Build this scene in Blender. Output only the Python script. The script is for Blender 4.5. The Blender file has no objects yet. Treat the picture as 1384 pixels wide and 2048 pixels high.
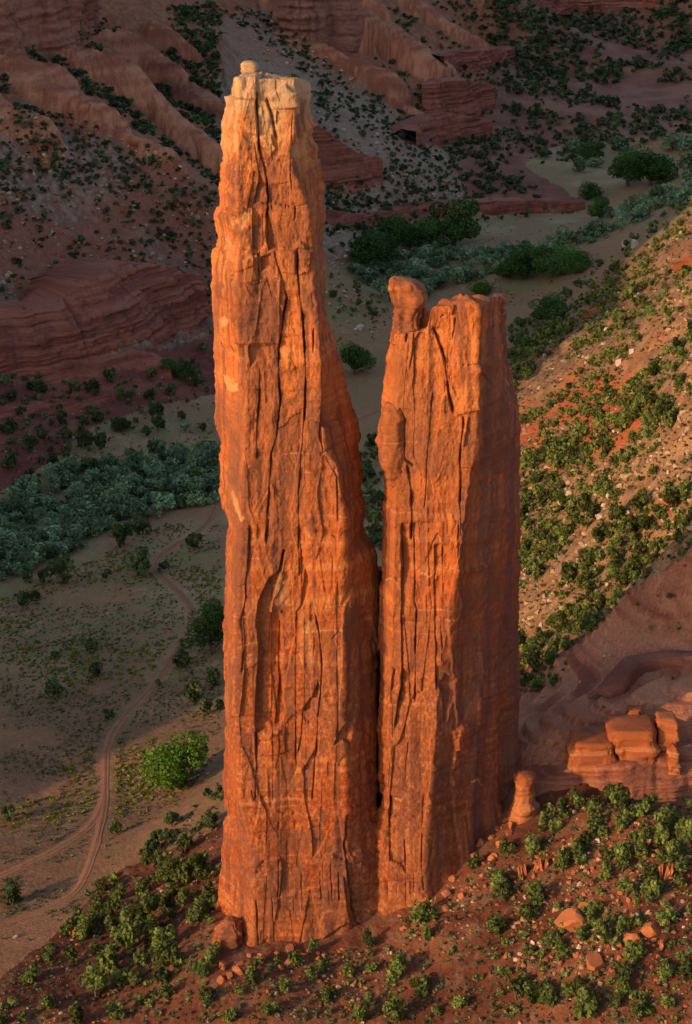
import bpy, math, random
import numpy as np
from mathutils import Vector

random.seed(7)
rng = np.random.default_rng(7)

# ------------------------------------------------------------------ camera, sky, sun, exposure
SC = bpy.context.scene
FPX, PITCH, CAMZ = 5200.0, math.radians(16.6), 300.0      # focal length in photo pixels, tilt, metres above the valley floor
cam_d = bpy.data.cameras.new('camera')
cam_d.sensor_fit = 'VERTICAL'; cam_d.sensor_height = 36.0; cam_d.lens = 36.0 * FPX / 2048.0
cam_d.clip_start = 1.0; cam_d.clip_end = 20000.0
cam = bpy.data.objects.new('camera', cam_d); SC.collection.objects.link(cam)
cam.location = (0, 0, CAMZ); cam.rotation_euler = (math.pi / 2 - PITCH, 0, 0)
SC.camera = cam
SC.render.resolution_x, SC.render.resolution_y = 692, 1024

SUN_AZ, SUN_EL = math.radians(38.5), math.radians(15.0)    # the light travels towards (cos az, sin az)
w = bpy.data.worlds.new('World'); SC.world = w; w.use_nodes = True
nt = w.node_tree; nt.nodes.clear()
sky = nt.nodes.new('ShaderNodeTexSky'); sky.sky_type = 'NISHITA'; sky.sun_disc = False
sky.sun_elevation = SUN_EL
sky.sun_rotation = math.atan2(-math.cos(SUN_AZ), -math.sin(SUN_AZ))
sky.altitude = 2000; sky.air_density = 1.0; sky.dust_density = 4.0; sky.ozone_density = 0.6
bg = nt.nodes.new('ShaderNodeBackground'); bg.inputs[1].default_value = 0.15
wo = nt.nodes.new('ShaderNodeOutputWorld')
nt.links.new(sky.outputs[0], bg.inputs[0]); nt.links.new(bg.outputs[0], wo.inputs[0])
sun_d = bpy.data.lights.new('sun', 'SUN'); sun_d.energy = 2.2; sun_d.angle = math.radians(0.6)
sun_d.color = (1.0, 0.68, 0.38)
sun = bpy.data.objects.new('sun', sun_d); SC.collection.objects.link(sun)
ldir = Vector((math.cos(SUN_AZ) * math.cos(SUN_EL), math.sin(SUN_AZ) * math.cos(SUN_EL), -math.sin(SUN_EL)))
sun.rotation_euler = ldir.to_track_quat('-Z', 'Y').to_euler()
sun.location = (-300, 200, 500)
vs = SC.view_settings
vs.view_transform = 'Standard'; vs.look = 'None'; vs.exposure = 1.02; vs.gamma = 1.0; vs.use_curve_mapping = False
SC.cycles.use_denoising = True
SC.cycles.max_bounces = 5; SC.cycles.diffuse_bounces = 3; SC.cycles.transparent_max_bounces = 6

# ------------------------------------------------------------------ pixel <-> place
cp, sp = math.cos(PITCH), math.sin(PITCH)
def ray(px, py):
    a = (np.asarray(px, float) - 692) / FPX; b = -(np.asarray(py, float) - 1024) / FPX
    return a, cp + b * sp, -sp + b * cp
def at_z(px, py, z):
    a, b, c = ray(px, py); t = (z - CAMZ) / c
    return a * t, b * t
def at_y(px, py, y):
    a, b, c = ray(px, py); t = y / b
    return a * t, CAMZ + c * t
def project(x, y, z):
    dz = z - CAMZ
    dep = y * cp - dz * sp
    return 692 + FPX * x / dep, 1024 - FPX * (y * sp + dz * cp) / dep

# ------------------------------------------------------------------ noise
_perm = np.concatenate([rng.permutation(256)] * 2).astype(np.int32)
_val = (rng.random(256) * 2 - 1).astype(np.float32)
def vn3(x, y, z):
    x = np.asarray(x, np.float32); y = np.asarray(y, np.float32); z = np.asarray(z, np.float32)
    x, y, z = np.broadcast_arrays(x, y, z)
    xf = np.floor(x); yf = np.floor(y); zf = np.floor(z)
    X = xf.astype(np.int32) & 255; Y = yf.astype(np.int32) & 255; Z = zf.astype(np.int32) & 255
    u = x - xf; v = y - yf; q = z - zf
    u = u * u * (3 - 2 * u); v = v * v * (3 - 2 * v); q = q * q * (3 - 2 * q)
    X1 = (X + 1) & 255; Y1 = (Y + 1) & 255; Z1 = (Z + 1) & 255
    p = _perm
    A, B = p[X], p[X1]
    AA, AB, BA, BB = p[(A + Y) & 255], p[(A + Y1) & 255], p[(B + Y) & 255], p[(B + Y1) & 255]
    def L(a, b, t): return a + (b - a) * t
    c0 = L(L(_val[p[(AA + Z) & 255]], _val[p[(BA + Z) & 255]], u), L(_val[p[(AB + Z) & 255]], _val[p[(BB + Z) & 255]], u), v)
    c1 = L(L(_val[p[(AA + Z1) & 255]], _val[p[(BA + Z1) & 255]], u), L(_val[p[(AB + Z1) & 255]], _val[p[(BB + Z1) & 255]], u), v)
    return L(c0, c1, q)
def fbm(x, y, z, octv=4, gain=0.5):
    s = 0; a = 1.0; f = 1.0
    for k in range(octv):
        s = s + a * vn3(x * f + 17.3 * k, y * f + 5.1 * k, z * f + 9.7 * k); a *= gain; f *= 2.03
    return s
def sstep(a, b, x):
    t = np.clip((x - a) / (b - a), 0, 1); return t * t * (3 - 2 * t)
def mix(a, b, t):
    t = np.asarray(t)[..., None]
    return np.asarray(a) * (1 - t) + np.asarray(b) * t

# ------------------------------------------------------------------ meshes
COL = SC.collection
def mesh_from(name, V, Fq, mats, colors=None, smooth=True):
    V = np.ascontiguousarray(V, np.float32); Fq = np.ascontiguousarray(Fq, np.int32)
    m = bpy.data.meshes.new(name)
    k = Fq.shape[1]
    m.vertices.add(len(V)); m.vertices.foreach_set('co', V.ravel())
    m.loops.add(Fq.size); m.loops.foreach_set('vertex_index', Fq.ravel())
    m.polygons.add(len(Fq)); m.polygons.foreach_set('loop_start', np.arange(0, Fq.size, k, dtype=np.int32))
    if colors is not None:
        at = m.color_attributes.new('Col', 'FLOAT_COLOR', 'POINT')
        c4 = np.ones((len(V), 4), np.float32); c4[:, :3] = colors
        at.data.foreach_set('color', c4.ravel())
    m.materials.append(mats)
    m.update(calc_edges=True)
    m.polygons.foreach_set('use_smooth', np.full(len(Fq), smooth, bool))
    return m
def link(name, mesh, parent=None, label=None, cat=None, group=None, kind=None, loc=None, rz=0.0, sc=None):
    o = bpy.data.objects.new(name, mesh); COL.objects.link(o)
    if parent is not None: o.parent = parent
    if label: o['label'] = label
    if cat: o['category'] = cat
    if group: o['group'] = group
    if kind: o['kind'] = kind
    if loc is not None: o.location = loc
    if rz: o.rotation_euler = (0, 0, rz)
    if sc is not None: o.scale = sc if hasattr(sc, '__len__') else (sc, sc, sc)
    return o
def grid_faces(nu, nv, wrap=False):
    """vertex index = v*nu + u"""
    U = np.arange(nu if wrap else nu - 1); W = np.arange(nv - 1)
    u, v = np.meshgrid(U, W)
    u1 = (u + 1) % nu
    return np.stack([v * nu + u, v * nu + u1, (v + 1) * nu + u1, (v + 1) * nu + u], -1).reshape(-1, 4)

# ------------------------------------------------------------------ materials
def principled(name, rough=0.9):
    m = bpy.data.materials.new(name); m.use_nodes = True
    n = m.node_tree.nodes; b = n['Principled BSDF']
    b.inputs['Roughness'].default_value = rough
    b.inputs['Specular IOR Level'].default_value = 0.15
    return m, n, m.node_tree.links, b
def mat_attr(name, fine=2.0, fine_amt=0.25, bump=0.25, bump_scale=1.5, stretch=(1, 1, 1), rough=0.92, layers=0.0):
    """vertex colour times fine procedural grain, with bump"""
    m, n, l, b = principled(name, rough)
    at = n.new('ShaderNodeAttribute'); at.attribute_name = 'Col'
    tc = n.new('ShaderNodeTexCoord'); mp = n.new('ShaderNodeMapping'); mp.inputs['Scale'].default_value = stretch
    l.new(tc.outputs['Object'], mp.inputs[0])
    nz = n.new('ShaderNodeTexNoise'); nz.inputs['Scale'].default_value = fine; nz.inputs['Detail'].default_value = 5; nz.inputs['Roughness'].default_value = 0.65
    l.new(mp.outputs[0], nz.inputs['Vector'])
    mr = n.new('ShaderNodeMapRange'); mr.inputs[1].default_value = 0.25; mr.inputs[2].default_value = 0.75
    mr.inputs[3].default_value = 1 - fine_amt; mr.inputs[4].default_value = 1 + fine_amt
    l.new(nz.outputs['Fac'], mr.inputs[0])
    mx = n.new('ShaderNodeVectorMath'); mx.operation = 'SCALE'
    l.new(at.outputs['Color'], mx.inputs[0]); l.new(mr.outputs[0], mx.inputs['Scale'])
    l.new(mx.outputs[0], b.inputs['Base Color'])
    nb = n.new('ShaderNodeTexNoise'); nb.inputs['Scale'].default_value = bump_scale; nb.inputs['Detail'].default_value = 6; nb.inputs['Roughness'].default_value = 0.6
    l.new(mp.outputs[0], nb.inputs['Vector'])
    bp = n.new('ShaderNodeBump'); bp.inputs['Strength'].default_value = 1.0; bp.inputs['Distance'].default_value = bump
    l.new(nb.outputs['Fac'], bp.inputs['Height'])
    l.new(bp.outputs[0], b.inputs['Normal'])
    return m
M_SPIRE = mat_attr('spire_sandstone', 2.4, 0.34, 0.2, 2.0, (1, 1, 2.6))
M_GROUND = mat_attr('soil_and_rubble', 1.1, 0.35, 0.5, 0.9)
M_ROCK = mat_attr('ledge_sandstone', 0.9, 0.2, 0.4, 0.8, (1, 1, 2.5))
# ------------------------------------------------------------------ terrain: control points (photo pixel, height in metres)
CP = [  # valley floor left of the spire
 (0,1020,0),(200,1050,0),(430,1000,0),(100,1300,0),(300,1300,0),(200,1500,0),(40,1500,0),(0,1700,0),(140,1750,0),(355,1600,2),(400,1420,3),
 (300,1150,0),(0,1200,0),(430,1180,0),(300,1650,4),(230,1760,3),(120,1860,3),(0,1930,4),
 # talus under the spire
 (440,1560,14),(400,1700,14),(330,1800,11),(430,1850,20),(430,1960,19),(300,1950,12),(150,1980,8),(0,2040,7),(520,1910,20),(700,1860,22),
 (400,2048,12),(700,2048,14),(850,1800,28),(930,1735,34),(1000,1660,40),(850,2000,18),(1040,1550,48),(1000,1900,28),(1100,1800,36),(1100,2048,21),
 (1250,1850,38),(1384,2048,25),(1384,1800,42),(1100,1640,45),(1250,1600,50),(1384,1610,51),(1180,1580,49),(1500,1800,46),
 # bench
 (1060,1480,54),(1150,1400,58),(1250,1400,60),(1384,1400,61),(1384,1290,65),(1200,1290,60),(1040,1400,52),(1500,1350,66),
 # hillside on the right
 (1040,1330,48),(1384,1090,72),(1384,960,85),(1384,700,105),(1384,560,100),(1384,430,55),(1200,560,22),(1100,640,6),(1020,720,3),(1200,700,50),
 (1200,800,60),(1100,800,30),(1040,900,28),(1200,960,64),(1040,1100,38),(1200,1150,60),(1040,1250,44),(1500,900,110),(1500,600,130),
 # valley floor behind the towers and to the right
 (700,760,0),(740,950,2),(760,830,0),(1100,590,0),(1000,540,0),(800,520,0),(1100,450,0),(1250,420,0),(1384,330,0),(700,560,3),
 # red ground and strata ledge on the left
 (420,800,2),(250,860,4),(50,900,8),(350,740,10),(0,790,18),(150,770,16),(300,720,16),(420,640,18),(0,640,39),(200,620,39),(330,560,38),(420,520,36),
 # rubble slope on the left, its crest, and the gully behind
 (100,520,54),(300,480,57),(430,440,55),(0,450,70),(200,380,76),(60,300,95),(430,400,66),(330,310,88),(130,230,106),(0,200,116),
 (440,300,58),(380,200,72),(250,160,82),(100,150,95),(300,60,110),(430,80,98),(40,100,122),(150,30,142),
 # middle slope and slickrock beyond it
 (560,80,86),(480,180,70),(600,200,63),(700,250,55),(850,380,17),(680,470,9),(760,420,13),(640,330,40),(780,330,34),(930,330,12),(960,400,4),
 (800,100,70),(650,30,95),(900,170,40),(1000,250,16),(1000,120,30),(900,20,75),
 # far valley and benches
 (1150,200,18),(1250,250,16),(1384,190,14),(1250,80,20),(1384,100,14),(1100,60,30),(1200,-10,45),(1384,-10,60),(1000,-30,90),(1100,330,6)]
W = []
for px, py, z in CP:
    x, y = at_z(px, py, z); W.append((float(x), float(y), float(z)))
# beyond the frame: the canyon's other rim on the left, unseen and shaped to shade the valley, far rims, the slope under the viewpoint
W += [(-400,560,165),(-520,700,200),(-340,860,185),(-330,1060,220),(-420,1000,240),(60,598.5,41),(78,599,41),(96,599.5,42),(115,600,43),(140,601,45),(58,622,56),(85,624,58),(110,626,59),(-330,1300,300),(-420,1500,310),(-500,1250,300),(-215,850,18),(-200,1020,25),(-235,730,30),
      (-430,400,0),(-700,200,0),(-240,520,0),(-160,620,0),(-900,420,200),(-700,700,230),(-900,0,0),(-400,180,10),(-230,400,20),
      (-420,1900,320),(-500,2300,330),(-100,2300,250),(-300,2700,320),(100,2700,140),(500,3000,200),(800,2600,220),(-600,3600,330),(0,3600,300),(700,3800,300),
      (330,1000,190),(420,1300,220),(420,1700,150),(520,2000,90),(300,800,170),(260,640,110),(260,500,100),(700,1300,300),(800,900,300),(600,500,250),
      (0,440,4),(150,440,14),(-120,440,2),(0,300,30),(300,300,120),(-150,300,20)]
W = np.array(W)
MQ = 14.0
def _fit():
    d = np.sqrt(((W[:, None, :2] - W[None, :, :2]) ** 2).sum(-1) + MQ * MQ)
    n = len(W)
    A = np.zeros((n + 1, n + 1)); A[:n, :n] = d - np.diag(np.where(W[:, 1] > 1000, 6.0, 0.4)); A[:n, n] = 1; A[n, :n] = 1
    return np.linalg.solve(A, np.append(W[:, 2], 0))
_wt = _fit()
def base_h(x, y):
    x = np.asarray(x, float); y = np.asarray(y, float); sh = x.shape
    xf = x.ravel().astype(np.float32); yf = y.ravel().astype(np.float32); out = np.full(xf.shape, _wt[-1], np.float32)
    for (cx, cy, _), wv in zip(W.astype(np.float32), _wt[:-1].astype(np.float32)):
        out += wv * np.sqrt((xf - cx) ** 2 + (yf - cy) ** 2 + np.float32(MQ * MQ))
    return out.reshape(sh)
def in_poly(px, py, P):
    P = np.asarray(P, float); r = np.zeros(np.shape(px), bool)
    x0, y0 = P[-1]
    for x1, y1 in P:
        c = ((y1 > py) != (y0 > py))
        if y0 != y1:
            r ^= c & (px < (x0 - x1) * (py - y1) / (y0 - y1) + x1)
        x0, y0 = x1, y1
    return r
def seg_dist(px, py, pts):
    """distance to a polyline and signed side (positive: to the right of a line drawn downwards)"""
    best = np.full(np.shape(px), 1e9, np.float32); side = np.zeros(np.shape(px), np.float32)
    for (x0, y0), (x1, y1) in zip(pts[:-1], pts[1:]):
        dx, dy = x1 - x0, y1 - y0
        t = np.clip(((px - x0) * dx + (py - y0) * dy) / (dx * dx + dy * dy + 1e-9), 0, 1)
        ex = px - x0 - t * dx; ey = py - y0 - t * dy
        d = np.sqrt(ex * ex + ey * ey)
        s = np.sign(dy * ex - dx * ey)
        k = d < best
        best = np.where(k, d, best); side = np.where(k, s, side)
    return best, side
ROAD = [(448,985),(432,1010),(420,1040),(395,1065),(350,1090),(315,1115),(308,1135),(330,1160),(365,1190),(383,1215),(385,1245),(365,1280),(335,1330),(295,1385),(250,1430),(222,1470),(210,1510),(210,1560),(208,1600),(190,1640),(160,1670),(110,1700),(60,1725),(0,1752),(-60,1775)]
ROAD2 = [(210,1590),(203,1640),(192,1690),(175,1740),(152,1785),(110,1812),(60,1830),(0,1850)]
ROAD3 = [(690,850),(720,836),(760,822)]
def to_floor(pts, z=0.0):
    out = []
    for px, py in pts:
        x, y = at_z(px, py, z)
        for _ in range(6):
            zz = float(base_h(np.array([x]), np.array([y]))[0]); x, y = at_z(px, py, zz)
        out.append((float(x), float(y)))
    return out
ROADS_W = [to_floor(r) for r in (ROAD, ROAD2, ROAD3)]

# zones (photo outline of each kind of ground)
Z_TALUS = [(450,1520),(405,1590),(340,1640),(280,1690),(200,1765),(110,1870),(0,1960),(-300,2100),(-300,2500),(1800,2500),(1800,1560),(1080,1566),(1040,1545),(700,1500)]
Z_BENCH = [(1020,1345),(1100,1320),(1180,1270),(1260,1180),(1384,1090),(1800,900),(1800,1575),(1080,1566),(1030,1550)]
Z_RIGHT = [(1010,700),(1100,650),(1230,545),(1384,425),(1700,250),(1800,900),(1384,1095),(1260,1185),(1180,1275),(1100,1325),(1010,1350)]
Z_LEFT = [(-400,830),(0,770),(200,745),(320,705),(440,640),(440,390),(330,305),(215,255),(130,225),(0,195),(-400,100)]
Z_MID = [(440,30),(560,20),(640,110),(760,190),(880,300),(960,420),(800,450),(700,520),(640,520),(440,420)]
Z_GULLY = [(-400,-400),(1000,-400),(990,150),(900,300),(760,190),(640,110),(560,20),(440,30),(440,390),(330,305),(215,255),(130,225),(0,195),(-400,100)]
Z_FAR = [(820,440),(1000,430),(1150,400),(1050,330),(1130,280),(1384,270),(1800,230),(1800,-400),(990,-400),(990,150),(900,300)]
Z_TERR = [(-400,800),(0,765),(200,740),(320,700),(440,660),(440,780),(330,800),(200,840),(90,930),(0,990),(-400,1100)]

# slickrock fins and domes (photo start, photo end, half width m, height m)
FINS = [((70,180),(215,250),13,16),((205,262),(340,318),9,11),((150,128),(280,195),17,20),((245,105),(355,165),13,15),((318,225),(442,352),17,26),
        ((385,190),(470,240),16,18),((318,66),(388,118),13,16),((-20,220),(80,290),16,16),((120,60),(240,110),16,15),((20,130),(120,160),14,12),
        ((560,20),(620,60),20,26),((600,85),(780,182),15,17),((736,55),(830,130),22,30),((790,70),(893,168),20,26),((815,15),(965,108),20,22),((772,182),(834,228),9,9),
        ((850,158),(940,190),14,12),((720,10),(760,40),20,24),((640,10),(720,80),24,36)]
FINS_W = None
def locate(px, py):
    """first place on the base terrain along the photo ray"""
    a, b, c = ray(px, py)
    t = np.geomspace(480, 4200, 700) / b
    x, y, z = a * t, b * t, CAMZ + c * t
    h = base_h(x, y); k = np.argmax(h > z)
    if k == 0: k = len(t) - 1
    t0, t1 = t[k - 1], t[k]
    for _ in range(12):
        tm = (t0 + t1) / 2
        if base_h(np.array([a * tm]), np.array([b * tm]))[0] > CAMZ + c * tm: t1 = tm
        else: t0 = tm
    return float(a * t1), float(b * t1)
FINS_W = [(locate(*p), locate(*q), w_, h_ * 0.62) for p, q, w_, h_ in FINS]

def road_dist(x, y):
    d = np.full(np.shape(x), 1e9, np.float32)
    for r in ROADS_W:
        d = np.minimum(d, seg_dist(x, y, r)[0])
    return d
def ledges(z, n, hard):
    """terraced height: flat treads and steep risers every n metres"""
    f = z / n; i = np.floor(f); t = f - i
    return (i + np.clip((t - 0.5) * hard + 0.5, 0, 1)) * n
def terrain(x, y, want_zone=False):
    x = np.asarray(x, float); y = np.asarray(y, float)
    b = base_h(x, y)
    px, py = project(x, y, b)
    wx = fbm(x * 0.03, y * 0.03, 3.3, 3) * 9; wy = fbm(x * 0.03, y * 0.03, 8.8, 3) * 9
    qx, qy = px + wx, py + wy
    tal = in_poly(qx, qy, Z_TALUS) & (y < 652)
    ben = in_poly(qx, qy, Z_BENCH) & (y < 800) & ~tal & (x > 20)
    rig = in_poly(qx, qy, Z_RIGHT) & (x > 20) & (y > 640) & ~ben & ~tal
    lef = in_poly(qx, qy, Z_LEFT) & (x < 0) & (y > 1000)
    mid = in_poly(qx, qy, Z_MID) & (y > 1300)
    gul = in_poly(qx, qy, Z_GULLY) & (y > 1200) & ~mid
    far = in_poly(qx, qy, Z_FAR) & (y > 1500) & ~gul & ~mid
    ter = in_poly(qx, qy, Z_TERR) & (y > 1000) & (x < 0) & ~lef
    hi = (b > 60) & ~(tal | ben | rig | lef | mid | gul | far | ter)
    zone = np.select([tal, ben, rig, lef, mid, gul, far, ter, hi], [1, 2, 3, 4, 5, 6, 7, 8, 6], 0)
    slope = (zone > 0).astype(np.float32)
    big = fbm(x * 0.02, y * 0.02, 1.0, 4)
    fine = fbm(x * 0.22, y * 0.22, 2.0, 4, 0.6)
    rough = np.select([zone == 1, zone == 2, zone == 3, zone == 4, zone == 5, zone == 6, zone == 7, zone == 8], [0.55, 0.25, 0.8, 1.3, 1.3, 0.8, 0.9, 0.8], 0.16)
    bigr = np.select([zone == 1, zone == 2, zone == 3, zone == 4, zone == 5, zone == 6, zone == 7, zone == 8], [1.2, 0.6, 3.0, 5.0, 5.0, 3.5, 4.0, 2.0], 0.35)
    rd = road_dist(x, y)
    flat = sstep(2, 14, rd)
    z = b + big * bigr * (0.15 + 0.85 * flat) + fine * rough * (0.05 + 0.95 * flat)
    # gullies running down the slopes
    gl = np.abs(fbm(x * 0.018 + y * 0.006, y * 0.012, 6.0, 3))
    z = z - np.where((zone == 3) | (zone == 4) | (zone == 5), (1 - sstep(0, 0.16, gl)) * 3.0, 0)
    # slickrock fins
    dome = np.zeros(np.shape(x), np.float32)
    fnz = fbm(x * 0.03, y * 0.03, 31.0, 3, 0.45) - np.clip(0.1 - np.abs(vn3(x * 0.03, y * 0.03, 33.0)), 0, 1) * -6
    for (ax, ay), (bx, by), wd, ht in FINS_W:
        dx, dy = bx - ax, by - ay; ll = math.hypot(dx, dy)
        t = ((x - ax) * dx + (y - ay) * dy) / (ll * ll)
        tc = np.clip(t, 0, 1)
        ex = x - ax - tc * dx; ey = y - ay - tc * dy
        d = np.sqrt(ex * ex + ey * ey) + fnz * wd * 0.45
        r = np.clip(d / wd, 0, 1.3)
        prof = ht * (0.65 + 0.35 * tc) * np.clip(1 - r ** 2.8, -0.4, 1)
        dome = np.maximum(dome, prof)
    zs = dome + vn3(x * 0.05, y * 0.05, 4.0) * 1.0
    dome2 = np.where(dome > 0.3, np.maximum(0, dome * 0.4 + ledges(zs, 2.6, 4.0) * 0.6), 0)
    z = z + dome2
    # strata treads on the bench, in the far benches and on the low red ground
    zz = b + big * 1.2 + vn3(x * 0.03, y * 0.03, 5.5) * 1.5
    z = np.where(zone == 2, ledges(zz + 0.05 * x, 1.7, 4.0) + fine * 0.12 - 0.05 * x, z)
    z = np.where(zone == 8, 0.4 * z + 0.6 * (ledges(zz + big * 2, 3.0, 4.0) + fine * 0.3), z)
    z = np.where(zone == 7, 0.5 * z + 0.5 * (ledges(zz + big * 3, 6.0, 3.0) + fine * 0.4), z)
    if want_zone:
        return z, zone, dome, rd, big, fine
    return z
# ------------------------------------------------------------------ terrain meshes
def yspace():
    a = np.geomspace(430, 2900, 1010); b = np.geomspace(2900, 6000, 40)[1:]
    pre = np.linspace(300, 430, 14)[:-1]
    return np.concatenate([pre, a, b])
def uspace():
    m = np.linspace(-0.165, 0.165, 520)
    l = -np.geomspace(0.165, 1.5, 46)[::-1][:-1]; r = np.geomspace(0.165, 1.2, 40)[1:]
    return np.concatenate([l, m, r])
TY, TU = yspace(), uspace()
gu, gy = np.meshgrid(TU, TY); gx = gu * gy
gz, gzone, gdome, grd, gbig, gfine = terrain(gx, gy, True)
def lerp3(a, b, t): return mix(np.broadcast_to(np.asarray(a, float), t.shape + (3,)), np.broadcast_to(np.asarray(b, float), t.shape + (3,)), t)
def ground_colour(x, y, z, zone, dome, rd, big, fine):
    n1 = fbm(x * 0.05, y * 0.05, 11.0, 4); n2 = fbm(x * 0.35, y * 0.35, 12.0, 3, 0.6); n3 = fbm(x * 0.012, y * 0.012, 13.0, 3)
    st = vn3(x * 0.015, y * 0.015, (z + 0.5 * n1) * 0.75) * 0.6 + vn3(x * 0.02, y * 0.02, (z + n1) * 2.1) * 0.4      # bedding
    # valley floor: grey-tan earth with dry grass, redder near the talus
    c = lerp3((0.27, 0.135, 0.066), (0.33, 0.200, 0.100), sstep(-0.5, 0.7, n1))
    c = mix(c, (0.175, 0.178, 0.058), sstep(-0.5, 0.45, n2 + 0.6 * n3) * 0.82)
    near = sstep(900, 720, y + 40 * n1)
    c = mix(c, (0.165, 0.076, 0.036), near * (0.6 + 0.25 * sstep(-0.3, 0.4, n2)))
    redv = sstep(-0.2, 0.7, n3 + 0.4 * n1) * 0.55
    c = mix(c, (0.31, 0.120, 0.055), redv)
    def zset(k, col): 
        nonlocal c
        mk = (zone == k)[..., None]; c = np.where(mk, col, c)
    red = lerp3((0.105, 0.029, 0.013), (0.180, 0.056, 0.024), sstep(-0.6, 0.8, n1))
    tal = mix(red, (0.19, 0.10, 0.052), sstep(0.15, 0.85, n2 + 0.3 * n1) * 0.55)
    zset(1, tal * 0.86)
    ben = lerp3((0.25, 0.064, 0.027), (0.47, 0.170, 0.080), sstep(-0.4, 0.5, st))
    fr_ = (z + 0.05 * x) / 1.7; fr_ = fr_ - np.floor(fr_)
    ben = mix(ben, (0.12, 0.034, 0.020), np.exp(-((fr_ - 0.5) / 0.2) ** 2) * 0.45)  # risers darkened in the colour, standing in for missing relief shading
    ben = mix(ben, (0.52, 0.22, 0.11), np.exp(-((fr_ - 0.12) / 0.08) ** 2) * 0.5)
    zset(2, ben)
    rg = lerp3((0.19, 0.088, 0.037), (0.285, 0.145, 0.064), sstep(-0.5, 0.6, n2))
    rpx, rpy = project(x, y, z)
    spot = np.exp(-(((rpx - 1210) / 95) ** 2 + ((rpy - 830) / 62) ** 2)) + 0.6 * np.exp(-(((rpx - 1330) / 60) ** 2 + ((rpy - 1010) / 40) ** 2)) + 0.7 * np.exp(-(((rpx - 1060) / 30) ** 2 + ((rpy - 860) / 60) ** 2))
    rg = mix(rg, (0.36, 0.088, 0.026), sstep(0.25, 0.75, spot + 0.35 * n1 + 0.2 * n3))
    zset(3, rg)
    lf = lerp3((0.185, 0.092, 0.055), (0.30, 0.175, 0.110), sstep(-0.6, 0.7, n2 + 0.3 * n1))
    lf = mix(lf, (0.25, 0.075, 0.040), sstep(0.0, 0.6, n3 + 0.4 * n1) * 0.75)
    zset(4, lf)
    zset(5, mix(lf, (0.30, 0.21, 0.125), np.full(lf.shape[:-1], 0.4)))
    gl = lerp3((0.22, 0.070, 0.032), (0.30, 0.118, 0.054), sstep(-0.5, 0.6, n2))
    zset(6, gl)
    fr = lerp3((0.19, 0.066, 0.038), (0.235, 0.105, 0.060), sstep(-0.5, 0.6, n1))
    fr = mix(fr, (0.23, 0.082, 0.050), sstep(0.0, 0.5, st) * 0.5)
    zset(7, fr)
    zset(8, lerp3((0.170, 0.048, 0.030), (0.235, 0.078, 0.046), sstep(-0.5, 0.6, n1 + st)))
    sl = lerp3((0.25, 0.072, 0.033), (0.48, 0.180, 0.085), sstep(-0.5, 0.6, st + 0.3 * n1))
    c = mix(c, sl, sstep(0.8, 2.5, dome))
    return np.clip(c, 0.01, 0.9)
gcol = ground_colour(gx, gy, gz, gzone, gdome, grd, gbig, gfine)
V = np.stack([gx, gy, gz], -1).reshape(-1, 3); Cc = gcol.reshape(-1, 3)
Fq = grid_faces(len(TU), len(TY))
fz = gzone.reshape(-1)[Fq[:, 0]]
def sub(name, sel, label=None):
    f = Fq[sel]; used, inv = np.unique(f, return_inverse=True)
    o = link(name, mesh_from(name, V[used], inv.reshape(-1, 4), M_GROUND, Cc[used]), kind='structure')
    if label: o['label'] = label
for nm, ks, lb in (('valley_floor', (0,), 'tan and red valley floor with dry grass'), ('talus_slope', (1,), 'red earth slope around the foot of the rock spire'),
                   ('rock_bench', (2,), 'flat red slickrock bench beside the spire'), ('hillside_right', (3,), 'sunlit boulder hillside behind the spire'),
                   ('hillside_left', (4, 8), 'shaded rubble slope with red ledges'), ('hillside_middle', (5,), 'shaded pale rubble slope behind the spire'),
                   ('slickrock_terrain', (6,), 'shaded slickrock domes and gullies'), ('far_valley', (7,), 'distant red benches in shade')):
    sub(nm, np.isin(fz, ks), lb)
def ground_z(x, y):
    """height of the finished terrain mesh (bilinear)"""
    x = np.atleast_1d(np.asarray(x, float)); y = np.atleast_1d(np.asarray(y, float))
    u = x / y
    i = np.clip(np.searchsorted(TY, y) - 1, 0, len(TY) - 2); j = np.clip(np.searchsorted(TU, u) - 1, 0, len(TU) - 2)
    a = (y - TY[i]) / (TY[i + 1] - TY[i]); b = (u - TU[j]) / (TU[j + 1] - TU[j])
    return (gz[i, j] * (1 - a) * (1 - b) + gz[i, j + 1] * (1 - a) * b + gz[i + 1, j] * a * (1 - b) + gz[i + 1, j + 1] * a * b)
def ground_zone(x, y):
    x = np.atleast_1d(np.asarray(x, float)); y = np.atleast_1d(np.asarray(y, float)); u = x / y
    i = np.clip(np.searchsorted(TY, y), 0, len(TY) - 1); j = np.clip(np.searchsorted(TU, u), 0, len(TU) - 1)
    return gzone[i, j], gdome[i, j]
def on_ground(px, py):
    """places where photo rays first meet the finished terrain"""
    px = np.atleast_1d(np.asarray(px, float)); py = np.atleast_1d(np.asarray(py, float))
    a, b, c = ray(px, py)
    ys = np.geomspace(440, 4500, 340)
    t = ys[None, :] / b[:, None]
    x = a[:, None] * t; z = CAMZ + c[:, None] * t
    h = ground_z(x.ravel(), np.broadcast_to(ys, x.shape).ravel()).reshape(x.shape)
    k = np.argmax(h > z, 1); k = np.where(k == 0, len(ys) - 1, k)
    lo, hi = ys[k - 1].copy(), ys[k].copy()
    for _ in range(9):
        m = (lo + hi) / 2; up = ground_z(a / b * m, m) > CAMZ + c / b * m
        hi = np.where(up, m, hi); lo = np.where(up, lo, m)
    y = hi; x = a / b * y
    return x, y, ground_z(x, y)
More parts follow.
